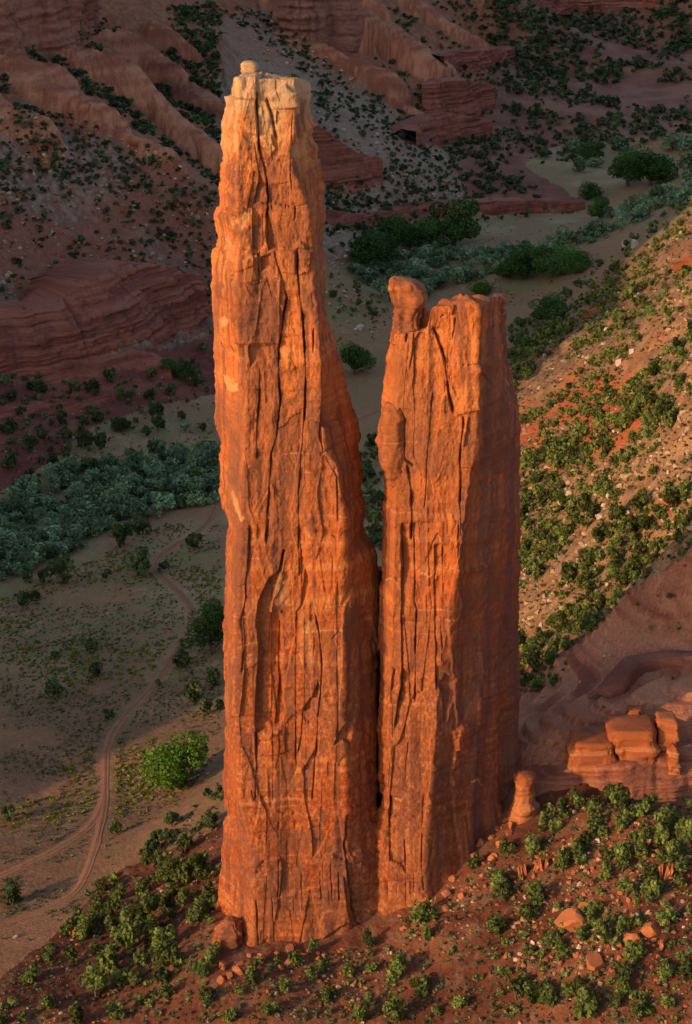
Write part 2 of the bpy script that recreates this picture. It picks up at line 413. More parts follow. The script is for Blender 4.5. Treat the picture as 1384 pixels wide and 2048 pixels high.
# ------------------------------------------------------------------ the spire: relief drawn in photo pixels, turned into real depth on the rock faces
MX0, MY0, MX1, MY1 = 400, 100, 1080, 1980
mpx, mpy = np.meshgrid(np.arange(MX0, MX1, dtype=np.float32), np.arange(MY0, MY1, dtype=np.float32))
REL = np.zeros(mpx.shape, np.float32)        # metres outwards
STAIN = {k: np.zeros(mpx.shape, np.float32) for k in ('varnish', 'pale')}
CROPS = {1: (380, 90, 3.46), 2: (400, 600, 3.642), 3: (720, 530, 3.725), 4: (400, 1050, 3.725), 5: (720, 1050, 3.642), 6: (380, 1550, 1.922), 0: (0, 0, 1.0)}
def cpts(c, pts):
    ox, oy, s = CROPS[c]; return [(ox + x / s, oy + y / s) for x, y in pts]
def _win(pts, m):
    xs = [p[0] for p in pts]; ys = [p[1] for p in pts]
    x0 = int(max(min(xs) - m - MX0, 0)); x1 = int(min(max(xs) + m - MX0 + 1, REL.shape[1])); y0 = int(max(min(ys) - m - MY0, 0)); y1 = int(min(max(ys) + m - MY0 + 1, REL.shape[0]))
    return slice(y0, y1), slice(x0, x1)
def crack(c, pts, wd=3.0, dep=1.2, step=0.0, run=16.0):
    """a fissure; step > 0: the rock right of it stands back by that much"""
    pts = cpts(c, pts); s = _win(pts, max(wd * 6, run * 3))
    X = mpx[s] + 1.6 * vn3(mpx[s] * 0.03, mpy[s] * 0.03, 1.5) + 0.7 * vn3(mpx[s] * 0.3, mpy[s] * 0.2, 2.5); Y = mpy[s]
    d, sd = seg_dist(X, Y, pts)
    ends = sstep(0, 1, np.minimum(Y - (min(p[1] for p in pts) - 6), max(p[1] for p in pts) + 6 - Y) / 10.0)
    mod = np.clip(0.6 + 1.0 * fbm(X * 0.01, Y * 0.028, pts[0][0] * 0.37, 3), 0.1, 1.5)
    wd2 = wd * 0.36 * (0.6 + 0.6 * mod); g = 0.95 * dep * mod * np.exp(-(d / wd2) ** 2)
    st_ = max(step * 1.05, 0.14 * dep); g = g + st_ * (0.4 + 0.6 * mod) * np.where(sd > 0, np.clip(1 - d / (max(run, 9.0) * 2.0 * (0.5 + mod)), 0, 1), 0)
    REL[s] -= g * ends
def plate(c, pts, off, soft=2.0):
    """a flake (off > 0) or a scar (off < 0)"""
    pts = cpts(c, pts); s = _win(pts, 8)
    X = mpx[s] + 2.0 * vn3(mpx[s] * 0.08, mpy[s] * 0.05, 4.5); Y = mpy[s] + 2.0 * vn3(mpx[s] * 0.08, mpy[s] * 0.08, 6.5)
    inside = in_poly(X, Y, pts); d, _ = seg_dist(X, Y, pts + pts[:1])
    REL[s] += off * np.where(inside, np.clip(d / soft, 0, 1), 0)
def stain(c, kind, pts, amt=0.8, soft=4.0):
    pts = cpts(c, pts); s = _win(pts, 24)
    X = mpx[s] + 11 * fbm(mpx[s] * 0.05, mpy[s] * 0.02, 7.5, 4); Y = mpy[s] + 14 * fbm(mpx[s] * 0.06, mpy[s] * 0.03, 9.5, 4)
    inside = in_poly(X, Y, pts); d, _ = seg_dist(X, Y, pts + pts[:1])
    STAIN[kind][s] = np.maximum(STAIN[kind][s], amt * np.where(inside, np.clip(d / soft, 0, 1), 0))
def facets(sx, sy, off, tilt, seed, mask=None):
    """angular slabs: each cell a flat facet with its own depth and tilt"""
    U = (mpx + 3 * vn3(mpx * 0.02, mpy * 0.012, seed)) / sx + seed; W_ = (mpy + 4 * vn3(mpx * 0.03, mpy * 0.02, seed + 2) + 0.12 * mpx) / sy
    iu, iv_ = np.floor(U).astype(np.int32), np.floor(W_).astype(np.int32)
    best = np.full(U.shape, 1e9, np.float32); val = np.zeros(U.shape, np.float32)
    r = np.random.default_rng(int(seed)); T = r.random((5, 64, 64)).astype(np.float32)
    for a_ in (-1, 0, 1):
        for b_ in (-1, 0, 1):
            ci, cj = (iu + a_) & 63, (iv_ + b_) & 63
            du = U - (iu + a_ + 0.1 + 0.8 * T[0, ci, cj]); dv = W_ - (iv_ + b_ + 0.1 + 0.8 * T[1, ci, cj])
            dd = np.abs(du) ** 1.5 + np.abs(dv) ** 1.5
            h_ = (T[2, ci, cj] - 0.5) * 2 * off + (T[3, ci, cj] - 0.5) * 2 * tilt * du + (T[4, ci, cj] - 0.5) * tilt * dv
            k = dd < best; best = np.where(k, dd, best); val = np.where(k, h_, val)
    REL[:] += val if mask is None else val * mask
_mk = sstep(-0.5, 0.5, fbm(mpx * 0.012, mpy * 0.006, 40.0, 2))
_up = 1 - sstep(1080, 1200, mpy)
facets(46, 150, 0.52, 0.8, 3, (0.35 + 0.65 * _mk) * (0.45 + 0.55 * _up))
facets(48, 260, 0.42, 0.75, 7, 0.25 + 0.75 * (1 - _up))
facets(17, 44, 0.11, 0.16, 11, (0.25 + 0.75 * _mk[::-1]) * (0.35 + 0.65 * _up))
facets(8, 12, 0.06, 0.08, 23, (0.3 + 0.7 * _mk) * (0.35 + 0.65 * _up))
def shelf(py0, x0, x1, amt, tilt=0.0):
    """the rock above this line stands back: a ledge"""
    ex = abs(tilt) * (x1 - x0) + 30
    s = (slice(max(0, int(py0 - ex - 80 - MY0)), int(py0 + ex - MY0)), slice(max(0, x0 - MX0), x1 - MX0)); X, Y = mpx[s], mpy[s]
    yl = py0 + tilt * (X - x0) + 5 * fbm(X * 0.06, 0 * X, py0 * 0.1, 3) + 6 * np.round(vn3(X * 0.035, 0 * X, py0 * 0.3) * 1.5)
    REL[s] -= amt * (1 - sstep(-1.2, 1.2, Y - yl)) * np.clip(1 - (yl - Y) / 75, 0, 1)
shelf(322, 400, 655, 0.5); shelf(418, 400, 655, 0.8, -0.04); shelf(498, 400, 655, 0.9, -0.02); shelf(735, 480, 600, 0.4); shelf(1175, 400, 690, 0.35, -0.08); shelf(1465, 400, 700, 0.5, -0.1)
shelf(1640, 400, 780, 0.5, -0.08); shelf(1745, 480, 780, 0.6, -0.15); shelf(735, 895, 1080, 0.4, -0.1); shelf(672, 770, 1080, 0.35); shelf(825, 890, 960, 0.5); shelf(1160, 760, 1080, 0.4, -0.12); shelf(1630, 780, 1080, 0.5, -0.1)
# tall tower, cap to waist
crack(1, [(462,330),(466,480),(472,610),(480,720),(515,850),(535,960),(545,1060),(540,1130),(530,1200)], 3.5, 2.2, 0.8, 8)
crack(1, [(535,380),(560,470),(580,560),(600,650)], 6, 1.8, 1.0, 10)
crack(1, [(255,740),(262,640),(300,580)], 2.2, 1.0)
plate(1, [(535,345),(660,270),(720,330),(735,430),(700,440),(600,445),(560,420)], 1.2)
plate(1, [(325,215),(460,215),(465,380),(330,370)], 0.7)
plate(1, [(330,480),(455,470),(470,630),(400,610)], 0.9)
plate(1, [(480,620),(560,620),(600,720),(560,770),(490,700)], 0.8)
plate(1, [(605,620),(715,600),(700,780),(610,770)], 0.9)
plate(1, [(600,455),(650,465),(670,520),(600,560)], -0.9)
crack(1, [(715,340),(705,600),(695,800),(700,1000)], 2.0, 0.4)
plate(1, [(535,1150),(600,1270),(615,1410),(540,1430),(525,1300)], -1.7)
plate(1, [(545,975),(690,940),(700,1130),(560,1150)], -0.5)
crack(1, [(440,880),(410,1050),(395,1150)], 2.0, 0.5, 0.7, 10)
crack(1, [(230,1150),(380,1165),(530,1150),(680,1130),(790,1110)], 2.0, 0.7)
plate(1, [(170,1160),(300,1165),(330,1300),(250,1450),(190,1370)], 0.7)
plate(1, [(540,1160),(840,1130),(850,1410),(610,1410)], 0.6)
crack(1, [(730,1120),(725,1200)], 3, 1.0)
crack(1, [(600,1405),(840,1425)], 2.0, 0.8)
plate(1, [(600,1420),(730,1420),(735,1580),(640,1570)], 1.0)
plate(1, [(745,1430),(835,1430),(830,1560),(750,1590)], 1.0)
plate(1, [(360,1480),(470,1450),(480,1620),(370,1640)], 0.7)
plate(1, [(490,1480),(560,1440),(575,1520),(490,1570)], -1.2)
crack(1, [(470,1450),(475,1640)], 2.2, 1.2)
crack(1, [(583,1430),(600,1500),(640,1620),(665,1750),(645,1903)], 4.0, 2.2, 0.7, 9)
crack(1, [(740,1420),(745,1600),(760,1780),(775,1903)], 2.5, 1.3, 0.5, 8)
plate(1, [(370,1650),(610,1620),(615,1740),(430,1740)], -0.4)
crack(2, [(625,0),(600,200),(585,300),(575,420),(570,560),(585,720),(575,850),(560,1000),(520,1120),(510,1300),(500,1450),(490,1600),(480,1750)], 3.2, 2.0, 0.5, 9)
crack(2, [(735,0),(745,130),(760,250),(765,450),(770,600),(765,800),(755,1000),(735,1150),(730,1300),(718,1400),(722,1600),(720,1800),(730,2003)], 2.8, 1.6, 0.4, 8)
crack(2, [(435,510),(430,700),(420,850),(410,1000),(415,1150)], 3.0, 1.1, 0.6, 10)
crack(2, [(830,210),(825,380)], 2.5, 0.9)
crack(2, [(885,380),(893,700),(872,1000),(905,1130),(1000,1290),(1000,1600)], 3.0, 0.9, 0.6, 14)
plate(2, [(350,335),(580,330),(582,415),(430,430),(365,500)], -0.8)
plate(2, [(520,330),(570,330),(575,420),(530,430)], 0.8)
plate(2, [(255,-150),(590,-150),(580,322),(265,322)], 0.8)
crack(2, [(600,280),(750,270)], 1.8, 0.6)
crack(2, [(605,780),(740,790)], 2.0, 0.5)
crack(2, [(600,945),(740,930)], 1.8, 0.4)
crack(2, [(890,930),(1000,880),(1130,830)], 2.2, 0.7)
crack(2, [(880,1130),(1010,1040),(1160,950)], 2.6, 1.0)
crack(2, [(950,640),(1050,630)], 2.6, 0.9)
crack(2, [(1000,1200),(1160,1150)], 1.8, 0.6)
crack(2, [(350,1600),(362,1750),(345,2003)], 2.4, 1.1, 0.4, 6)
crack(2, [(420,1630),(420,1730)], 2.0, 0.8)
crack(2, [(500,1600),(485,1770)], 3.5, 1.0)
crack(2, [(260,1760),(500,1720),(720,1690)], 1.6, 0.35)
plate(2, [(600,1820),(620,1820),(605,1980),(570,1990),(585,1900)], -1.0)
# tall tower, lower half
crack(4, [(370,0),(350,350),(330,600),(307,700),(318,980),(310,1080)], 3.0, 1.2, 0.5, 8)
plate(4, [(628,185),(592,335),(520,390),(430,560),(415,720),(437,950),(420,1200),(405,1480),(430,1545),(600,1500),(640,1400),(612,1100),(605,650),(525,640),(585,400),(640,190)], -2.3, 1.2)
plate(4, [(600,1060),(612,1200),(600,1500),(560,1500),(590,1350)], -0.5)
crack(4, [(605,640),(600,800),(590,1000),(600,1200),(570,1480)], 2.0, 0.5, 0.8, 8)
crack(4, [(840,570),(880,750),(905,950),(905,1120),(885,1400),(868,1700),(840,2048)], 2.6, 1.1, 0.2, 8)
crack(4, [(745,100),(765,350),(752,600),(720,650),(716,1000),(716,1500),(720,1800)], 2.0, 0.8, 0.3, 6)
plate(4, [(790,330),(830,420),(765,610),(750,600)], -0.8)
plate(4, [(878,1150),(835,1290),(770,1385),(790,1400),(870,1390),(890,1200)], -1.3)
crack(4, [(770,1400),(760,1560),(735,1700)], 2.5, 0.7, 0.5, 8)
plate(4, [(1150,1260),(1110,1400),(985,1640),(1060,1600),(1095,1620),(1140,1400)], -1.2)
crack(4, [(1085,1230),(1060,1380)], 3.2, 0.9)
crack(4, [(1200,1530),(1165,1700),(1145,1900)], 3.0, 0.9, 0.4, 8)
crack(4, [(1290,1690),(1285,1840),(1230,1920),(1190,2040)], 1.6, 0.6)
plate(4, [(870,1650),(770,1830),(860,1840)], -0.8)
crack(4, [(1040,780),(985,850)], 2.0, 0.6)
crack(4, [(415,1540),(420,1700),(410,2040)], 3.2, 1.3, 0.5, 8)
plate(4, [(425,1550),(640,1500),(640,1700),(480,1720)], 0.5)
crack(4, [(470,1560),(470,1720)], 2.5, 0.9)
plate(4, [(250,1540),(400,1560),(400,1700),(260,1640)], -0.4)
crack(4, [(280,1920),(380,1960),(400,2048)], 2.0, 0.6)
for xx in (540, 780, 1020): crack(4, [(xx, rng.uniform(0, 900)), (xx + rng.uniform(-20, 20), rng.uniform(1000, 1500)), (xx + rng.uniform(-25, 25), 2048)], 1.8, 0.15, rng.uniform(0.2, 0.4), 14)
# foot of the spire
crack(6, [(600,150),(596,280),(612,400),(625,480),(645,575)], 6.0, 2.6, 1.0, 12)
crack(6, [(738,0),(728,100),(722,150)], 5.0, 4.0)
crack(6, [(770,90),(765,180),(750,330),(760,480)], 3.0, 1.2, 0.5, 8)
crack(6, [(825,255),(830,500)], 2.6, 1.0, 0.3, 6)
crack(6, [(255,480),(262,670)], 2.2, 0.9)
crack(6, [(312,470),(325,650)], 2.0, 0.7)
crack(6, [(895,80),(890,300),(895,480)], 2.5, 0.6, 0.4, 10)
crack(6, [(1055,40),(1050,340)], 2.2, 0.8)
for xx in (340, 395, 430, 500, 540, 570, 680, 800, 860): crack(6, [(xx, rng.uniform(300, 400)), (xx + rng.uniform(-8, 8), rng.uniform(430, 560))], 2.0, rng.uniform(0.5, 1.0))
for ya, yb in ((215,190),(330,300),(395,350),(470,415),(545,500)):
    crack(6, [(250,ya+10),(400,ya),(590,yb)], 1.6, 0.5); crack(6, [(620,yb+10),(730,yb),(890,yb-20)], 1.6, 0.5)
plate(6, [(300,475),(480,425),(590,385),(610,560),(500,620),(300,670)], 0.8)
crack(6, [(115,400),(180,440),(240,490)], 1.5, 0.5); crack(6, [(120,300),(180,330),(240,360)], 1.5, 0.4); crack(6, [(125,200),(240,240)], 1.5, 0.4)
# short tower
crack(3, [(545,470),(598,600),(637,730),(650,880),(660,980),(690,1095)], 3.4, 2.0, 0.9, 9)
crack(3, [(712,400),(692,560),(680,650),(652,745)], 2.6, 1.5, 0.2, 8)
crack(3, [(640,370),(600,390)], 2.0, 0.8)
crack(3, [(765,1130),(772,1200),(752,1340),(742,1450),(748,1650),(735,1900),(728,2048)], 3.0, 1.3, 0.4, 8)
plate(3, [(790,1130),(815,1130),(780,1350),(750,1350)], 0.8)
crack(3, [(545,960),(525,1150),(505,1400),(495,1600),(480,1800)], 2.4, 0.8, 0.3, 8)
crack(3, [(660,770),(760,760),(880,740)], 2.4, 0.8)
plate(3, [(660,300),(890,320),(885,740),(690,760),(690,450)], 0.5)
plate(3, [(690,770),(885,755),(888,1080),(720,1120),(660,950)], 0.7)
crack(3, [(900,700),(1000,680),(1090,640)], 2.0, 0.7)
crack(3, [(1010,430),(1060,560),(1090,700)], 3.0, 1.4, 0.5, 8)
crack(3, [(890,330),(895,600),(890,900),(880,1080)], 2.5, 0.6, 0.6, 12)
crack(3, [(885,1380),(895,1500),(885,1650)], 4.0, 1.0, 0.5, 9)
crack(3, [(1090,1050),(1130,1200),(1150,1400)], 2.2, 0.7)
crack(3, [(400,500),(400,620),(370,770)], 3.5, 1.0, 0.5, 8)
crack(3, [(350,520),(345,570)], 3, 1.2); crack(3, [(285,530),(280,560)], 2, 0.8)
crack(3, [(470,550),(560,560)], 2.0, 0.7); crack(3, [(720,510),(860,500)], 2.2, 0.7)
crack(3, [(320,780),(330,840)], 1.6, 0.5); crack(3, [(300,1080),(335,1170),(335,1450),(400,1500)], 4.0, 1.5)
crack(3, [(350,1500),(378,1700),(380,2048)], 4.0, 1.4, 1.2, 18)
crack(5, [(300,0),(305,300),(300,560),(302,800),(300,1180),(250,1470)], 3.0, 0.6, 1.8, 14)
crack(5, [(395,0),(400,330),(395,560),(415,620),(405,900),(402,1300)], 3.0, 1.2)
crack(5, [(545,150),(540,500),(550,900),(555,1200)], 2.0, 0.4, 1.0, 10)
crack(5, [(610,0),(602,330),(612,560),(590,690),(600,900),(600,1250)], 2.6, 1.1)
crack(5, [(480,520),(490,760)], 2.2, 0.5, 0.4, 8)
plate(5, [(188,1205),(208,1205),(204,1620),(172,1620)], -1.2)
plate(5, [(240,1040),(262,1060),(245,1200),(225,1200)], -0.8)
plate(5, [(640,1080),(690,1120),(690,1240),(660,1330),(620,1460),(610,1200)], -0.9)
plate(5, [(660,1500),(760,1430),(780,1600),(680,1640)], 0.8)
plate(5, [(800,1440),(900,1460),(880,1620),(790,1600)], -0.5)
crack(5, [(1010,1330),(1006,2003)], 2.0, 0.7, 0.2, 6)
crack(5, [(780,1680),(790,1900)], 2.0, 0.6); crack(5, [(760,1700),(900,1650),(1000,1640)], 1.8, 0.5)
crack(5, [(700,1500),(760,1200),(740,900)], 2.0, 0.5); crack(5, [(890,880),(870,1150),(850,1300)], 2.0, 0.5); crack(5, [(990,500),(985,900)], 2.4, 0.7)
crack(5, [(1030,350),(1040,600),(1010,900)], 2.4, 0.6); crack(5, [(455,1120),(455,1220)], 2, 0.6); crack(5, [(350,1580),(330,1850)], 2, 0.5)
crack(5, [(205,1620),(215,1750),(205,1950)], 2, 0.6)
# desert varnish (dark patches) and pale scars
for P in ([(535,790),(650,790),(690,850),(640,880),(530,870)], [(545,985),(690,950),(700,1130),(555,1140)], [(250,800),(320,790),(350,860),(320,940),(255,950)], [(440,880),(530,960),(540,1130),(400,1150)],
          [(240,1020),(300,1060),(280,1120),(240,1110)], [(530,1170),(610,1270),(615,1400),(540,1400)], [(380,1640),(610,1620),(640,1730),(450,1740)], [(370,1780),(640,1770),(640,1903),(360,1903)], [(760,1660),(850,1700),(870,1800),(770,1830)],
          [(370,1260),(520,1230),(530,1380),(380,1400)], [(170,1620),(240,1640),(240,1780),(190,1800)], [(730,370),(810,350),(830,620),(740,660)]): stain(1, 'varnish', P, 0.75)
for P in ([(300,60),(580,40),(590,250),(290,290)], [(280,160),(430,150),(440,230),(290,240)], [(450,330),(520,330),(520,420),(440,410)], [(600,720),(740,710),(740,800),(620,790)], [(150,850),(220,880),(320,1100),(310,1180),(210,1050)], [(220,1180),(320,1250),(330,1500),(230,1330)],
          [(520,1250),(700,1240),(690,1330),(560,1330),(540,1460),(520,1400)], [(740,1640),(860,1540),(970,1530),(960,1620),(820,1650)], [(350,1180),(440,1200),(430,1300),(360,1290)], [(580,500),(660,480),(680,600),(610,620)]): stain(2, 'varnish', P, 0.7)
for P in ([(230,730),(300,720),(300,820),(260,810)], [(250,920),(310,940),(310,1060),(240,1180)], [(510,690),(590,700),(590,730),(515,720)], [(330,700),(410,690),(420,760),(330,800)], [(240,1560),(400,1540),(400,1700),(260,1640)], [(740,1660),(860,1600),(850,1760),(760,1800),(730,1700)], [(640,900),(720,880),(720,1400),(640,1380)],
          [(1080,600),(1290,500),(1290,1400),(1110,1500),(1070,900)], [(640,1530),(720,1530),(720,2000),(540,2040)], [(870,1720),(860,1880),(740,2048),(760,1850)]): stain(4, 'varnish', P, 0.55)
for P in ([(250,400),(360,400),(360,490),(250,480)], [(230,650),(330,650),(320,770),(240,740)], [(290,250),(350,260),(330,320),(290,320)], [(890,720),(1080,680),(1100,1000),(1140,1350),(1120,1600),(960,1560),(890,1200),(890,900)], [(560,1250),(640,1200),(640,1350),(570,1360)], [(800,1220),(860,1220),(840,1400),(820,1340)], [(380,1500),(430,1500),(440,2000),(390,2000)],
          [(850,1650),(880,1650),(870,2000),(830,1980)]): stain(3, 'varnish', P, 0.6)
for P in ([(760,300),(1000,230),(1000,520),(900,600),(880,950),(760,860),(730,600)], [(620,1050),(700,900),(760,1000),(740,1430),(640,1480)], [(1000,600),(1130,640),(1110,1000),(1000,950)], [(800,1450),(900,1460),(890,1600),(800,1610)], [(600,1500),(650,1500),(640,1800),(560,2003),(520,1950)], [(170,760),(200,760),(200,950),(165,1000)], [(1010,1330),(1090,1300),(1120,1600),(1020,1700)], [(780,1650),(900,1620),(900,1900),(790,1900)]): stain(5, 'varnish', P, 0.6)
for P in ([(130,160),(240,190),(240,210),(130,190)], [(120,230),(240,270),(240,290),(120,260)], [(120,330),(240,370),(240,400),(120,360)], [(310,220),(560,180),(570,260),(320,300)], [(330,480),(560,420),(580,500),(330,600)], [(620,330),(740,300),(740,360),(620,380)]): stain(6, 'varnish', P, 0.5)
for P in ([(200,1340),(260,1290),(330,1340),(300,1480),(220,1470)], [(380,1150),(470,1170),(360,1250),(270,1250)], [(360,1430),(470,1410),(400,1450)], [(340,1460),(520,1430),(500,1460),(380,1500)], [(200,90),(330,60),(330,330),(260,320)]): stain(1, 'pale', P, 0.6)
for P in ([(120,120),(190,130),(180,240),(130,230)], [(160,560),(290,580),(290,660),(180,650)], [(210,1360),(270,1450),(330,1600),(230,1540)], [(590,340),(690,360),(660,420),(590,440)]): stain(2, 'pale', P, 0.65)
for P in ([(590,390),(700,330),(730,600),(520,630),(520,560)], [(430,1530),(630,1490),(630,1510),(430,1550)], [(740,650),(830,700),(830,1050),(740,1050)], [(760,0),(850,30),(850,80),(760,100)]): stain(4, 'pale', P, 0.45)
for P in ([(170,395),(300,425),(300,445),(170,420)], [(420,370),(545,345),(545,365),(420,390)], [(605,320),(760,280),(760,295),(605,335)], [(140,1270),(185,1290),(180,1305),(140,1290)], [(800,1900),(900,1840),(900,1860),(800,1930)], [(230,1960),(440,1950),(440,1975),(240,1985)]): stain(5, 'pale', P, 0.55, 1.5)
def sample(A, px, py):
    x = np.clip(px - MX0, 0, A.shape[1] - 1.01); y = np.clip(py - MY0, 0, A.shape[0] - 1.01)
    i = x.astype(int); j = y.astype(int); a = x - i; b = y - j
    return A[j, i] * (1 - a) * (1 - b) + A[j, i + 1] * a * (1 - b) + A[j + 1, i] * (1 - a) * b + A[j + 1, i + 1] * a * b
def smooth_periodic(P, r):
    k = np.arange(-3 * r, 3 * r + 1); g = np.exp(-(k / r) ** 2); g /= g.sum()
    out = np.zeros_like(P)
    for kk, gg in zip(k, g): out += gg * np.roll(P, kk, axis=-2)
    return out
def rock_colour(x, y, z, px, py, low_first=True):
    zz = z + 0.05 * x + 0.9 * fbm(x * 0.05, y * 0.05, z * 0.03, 3)
    bed = vn3(x * 0.01, y * 0.01, zz * 0.9) * 0.5 + vn3(x * 0.02, y * 0.02, zz * 2.7) * 0.35 + vn3(x * 0.03, y * 0.03, zz * 0.22) * 0.5
    n = fbm(x * 0.25, y * 0.25, z * 0.12, 4, 0.6); sp_ = fbm(x * 1.9, y * 1.9, z * 1.3, 3, 0.75)
    dr = fbm(x * 0.55, y * 0.55, z * 0.035, 3, 0.6)          # long vertical drip stains
    hgt = sstep(20, 230, z)
    c = lerp3((0.265, 0.055, 0.013), (0.45, 0.138, 0.038), hgt)
    c = mix(c, (0.54, 0.225, 0.075), sstep(-0.1, 0.8, bed) * 0.45)
    c = mix(c, (0.245, 0.072, 0.030), sstep(0.0, 0.9, -bed + 0.3 * n) * 0.45)
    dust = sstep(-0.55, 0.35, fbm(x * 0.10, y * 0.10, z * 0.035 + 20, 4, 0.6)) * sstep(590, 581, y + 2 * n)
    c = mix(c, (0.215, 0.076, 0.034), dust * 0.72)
    ln = np.clip(1 - np.abs(vn3(x * 0.012, y * 0.012, zz * 0.8 + 0.06 * n)) / 0.035, 0, 1) * sstep(-0.1, 0.4, vn3(x * 0.08, y * 0.08, z * 0.1))
    c = mix(c, (0.56, 0.27, 0.12), ln * 0.55)
    low = 1 - sstep(86, 100, z + 3 * n + 0.14 * x)           # pitted, mottled lower rock
    c = mix(c, (0.47, 0.165, 0.060), low * sstep(0.05, 0.7, sp_) * 0.4)
    c = mix(c, (0.165, 0.048, 0.022), low * sstep(0.05, 0.6, -sp_ + 0.3 * dr) * 0.36)
    c = mix(c, (0.135, 0.050, 0.032), sstep(0.12, 0.65, dr) * 0.68)
    c = mix(c, (0.15, 0.060, 0.038), sstep(0.25, 0.7, fbm(x * 0.12, y * 0.12, z * 0.05 + 4, 4, 0.55)) * 0.5)
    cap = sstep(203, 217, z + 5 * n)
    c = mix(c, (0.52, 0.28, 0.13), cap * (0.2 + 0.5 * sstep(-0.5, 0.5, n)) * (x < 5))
    # short tower's side away from the sun: shade deepened in the colour, varnish streaks
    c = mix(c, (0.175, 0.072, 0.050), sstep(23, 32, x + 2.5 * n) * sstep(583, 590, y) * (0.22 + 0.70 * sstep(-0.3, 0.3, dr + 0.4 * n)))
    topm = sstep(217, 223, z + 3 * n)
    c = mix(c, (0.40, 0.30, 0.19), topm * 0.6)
    if px is not None:
        vv = np.clip(sample(STAIN['varnish'], px, py) * (1.0 + 0.9 * n + 0.5 * dr), 0, 0.9)
        c = mix(c, (0.175, 0.066, 0.036), vv)
        c = mix(c, (0.56, 0.29, 0.12), np.clip(sample(STAIN['pale'], px, py) * (0.6 + 0.9 * n), 0, 0.6))
    c = c * (1 + 0.10 * np.clip(sp_, -1, 1))[..., None] * np.array([0.95, 0.84, 0.72])
    return np.clip(c, 0.01, 0.9)
def tab(t): 
    a = np.array(t, float); return lambda p: np.interp(p, a[:, 0], a[:, 1])
def tower(name, parent, corners, top_tab, zb, rows, nseg, ycentre, fade_edges):
    """corners: (px(py) table, y at foot, y at top) going round; fade: relief weight per corner"""
    t = np.linspace(0, 1, rows)
    # first pass: top height for each corner station
    S = []; Fw = []
    for k in range(len(corners)):
        m = nseg[k]; u = np.arange(m) / m
        S.append(np.stack([np.full(m, k), u], -1)); 
    S = np.concatenate(S); n = len(S)
    kk = S[:, 0].astype(int); uu = S[:, 1]; k2 = (kk + 1) % len(corners)
    def ring(z):                                # z: (rows, n)
        X = np.zeros(z.shape); Y = np.zeros(z.shape)
        for k in range(len(corners)):
            tb, y0, y1 = corners[k]
            yk = y0 + (y1 - y0) * np.clip(z / 230.0, 0, 1)
            _, pyk = project(0 * z, yk, z)
            dep = yk * cp - (z - CAMZ) * sp
            xk = (tb(pyk) - 692) / FPX * dep
            wk = np.where(kk == k, 1 - uu, 0) + np.where(k2 == k, uu, 0)
            X += wk * xk; Y += wk * yk
        return X, Y
    ztop = np.full(n, 200.0)
    for _ in range(4):
        X, Y = ring(ztop[None, :]); px, _ = project(X[0], Y[0], ztop)
        pyt = top_tab(px); _, zt = at_y(px, pyt, Y[0]); ztop = zt
    z = zb + t[:, None] * (ztop - zb)[None, :]
    X, Y = ring(z)
    P = smooth_periodic(np.stack([X, Y], -1), 5)
    T = np.roll(P, -1, 1) - np.roll(P, 1, 1); T /= np.linalg.norm(T, axis=-1, keepdims=True) + 1e-9
    N = np.stack([T[..., 1], -T[..., 0]], -1)
    X, Y = P[..., 0], P[..., 1]
    px, py = project(X, Y, z)
    fw = np.array(fade_edges)[kk] * (1 - uu) + np.array(fade_edges)[k2] * uu
    rel = sample(REL, px, py) * fw[None, :]
    zz = z + 0.05 * X + 1.2 * fbm(X * 0.05, Y * 0.05, z * 0.02, 3)
    bed = vn3(X * 0.02, Y * 0.02, zz * 0.55) * 0.30 + vn3(X * 0.03, Y * 0.03, zz * 1.5) * 0.14 + np.abs(vn3(X * 0.04, Y * 0.04, zz * 0.12)) * 0.55
    flu = fbm(X * 0.16, Y * 0.16, z * 0.02, 3, 0.5) * 0.7
    fin = fbm(X * 0.9, Y * 0.9, z * 0.7, 3, 0.6) * 0.20
    low = 1 - sstep(86, 100, z)
    chip = -np.clip(vn3(X * 0.5, Y * 0.5, z * 0.22 + 9) - 0.45, 0, 1) * 1.1
    hg = np.clip(z - ground_z(X.ravel(), Y.ravel()).reshape(X.shape), 0, 60)
    rel = rel + fw[None, :] * np.exp(-hg / 4.5) * (1.3 + 1.4 * fbm(X * 0.15, Y * 0.15, 3.0, 2))
    strat = np.round(vn3(X * 0.015, Y * 0.015, zz * 0.55 + 3) * 3.2) * 0.13 * sstep(-0.5, 0.3, vn3(X * 0.06, Y * 0.06, z * 0.03 + 11))
    rib = np.abs(vn3(X * 0.22, Y * 0.22, z * 0.015 + 2)) * 1.5 * sstep(26, 32, X) * sstep(586, 592, Y)
    d = rel + chip + strat + rib + bed * (0.75 + 0.5 * sstep(195, 215, z)) + flu * 0.8 + fin * (0.8 - 0.45 * low)
    X = X + N[..., 0] * d; Y = Y + N[..., 1] * d
    # close the top with shrinking rings
    cx = X[-1].mean(); cy = Y[-1].mean(); R = [np.stack([X, Y, z], -1)]
    nr = 26
    for q in range(1, nr + 1):
        f = 1 - (q / nr) ** 0.8 * 0.97
        rx = cx + (X[-1] - cx) * f; ry = cy + (Y[-1] - cy) * f
        rz = z[-1] * 1.0 + (1 - f) * 0.3 + fbm(rx * 0.35, ry * 0.35, 3.0, 4) * 0.55 * min(1, q / 3)
        rz = rz * f + (1 - f) * z[-1].mean() if q > nr * 0.6 else rz
        R.append(np.stack([rx, ry, rz], -1)[None])
    G = np.concatenate(R, 0); nv = G.shape[0]
    Vv = G.reshape(-1, 3); qx, qy = project(Vv[:, 0], Vv[:, 1], Vv[:, 2])
    fwv = np.tile(fw, nv) > 0.3
    qx = np.where(fwv, qx, MX0); qy = np.where(fwv, qy, MY0)
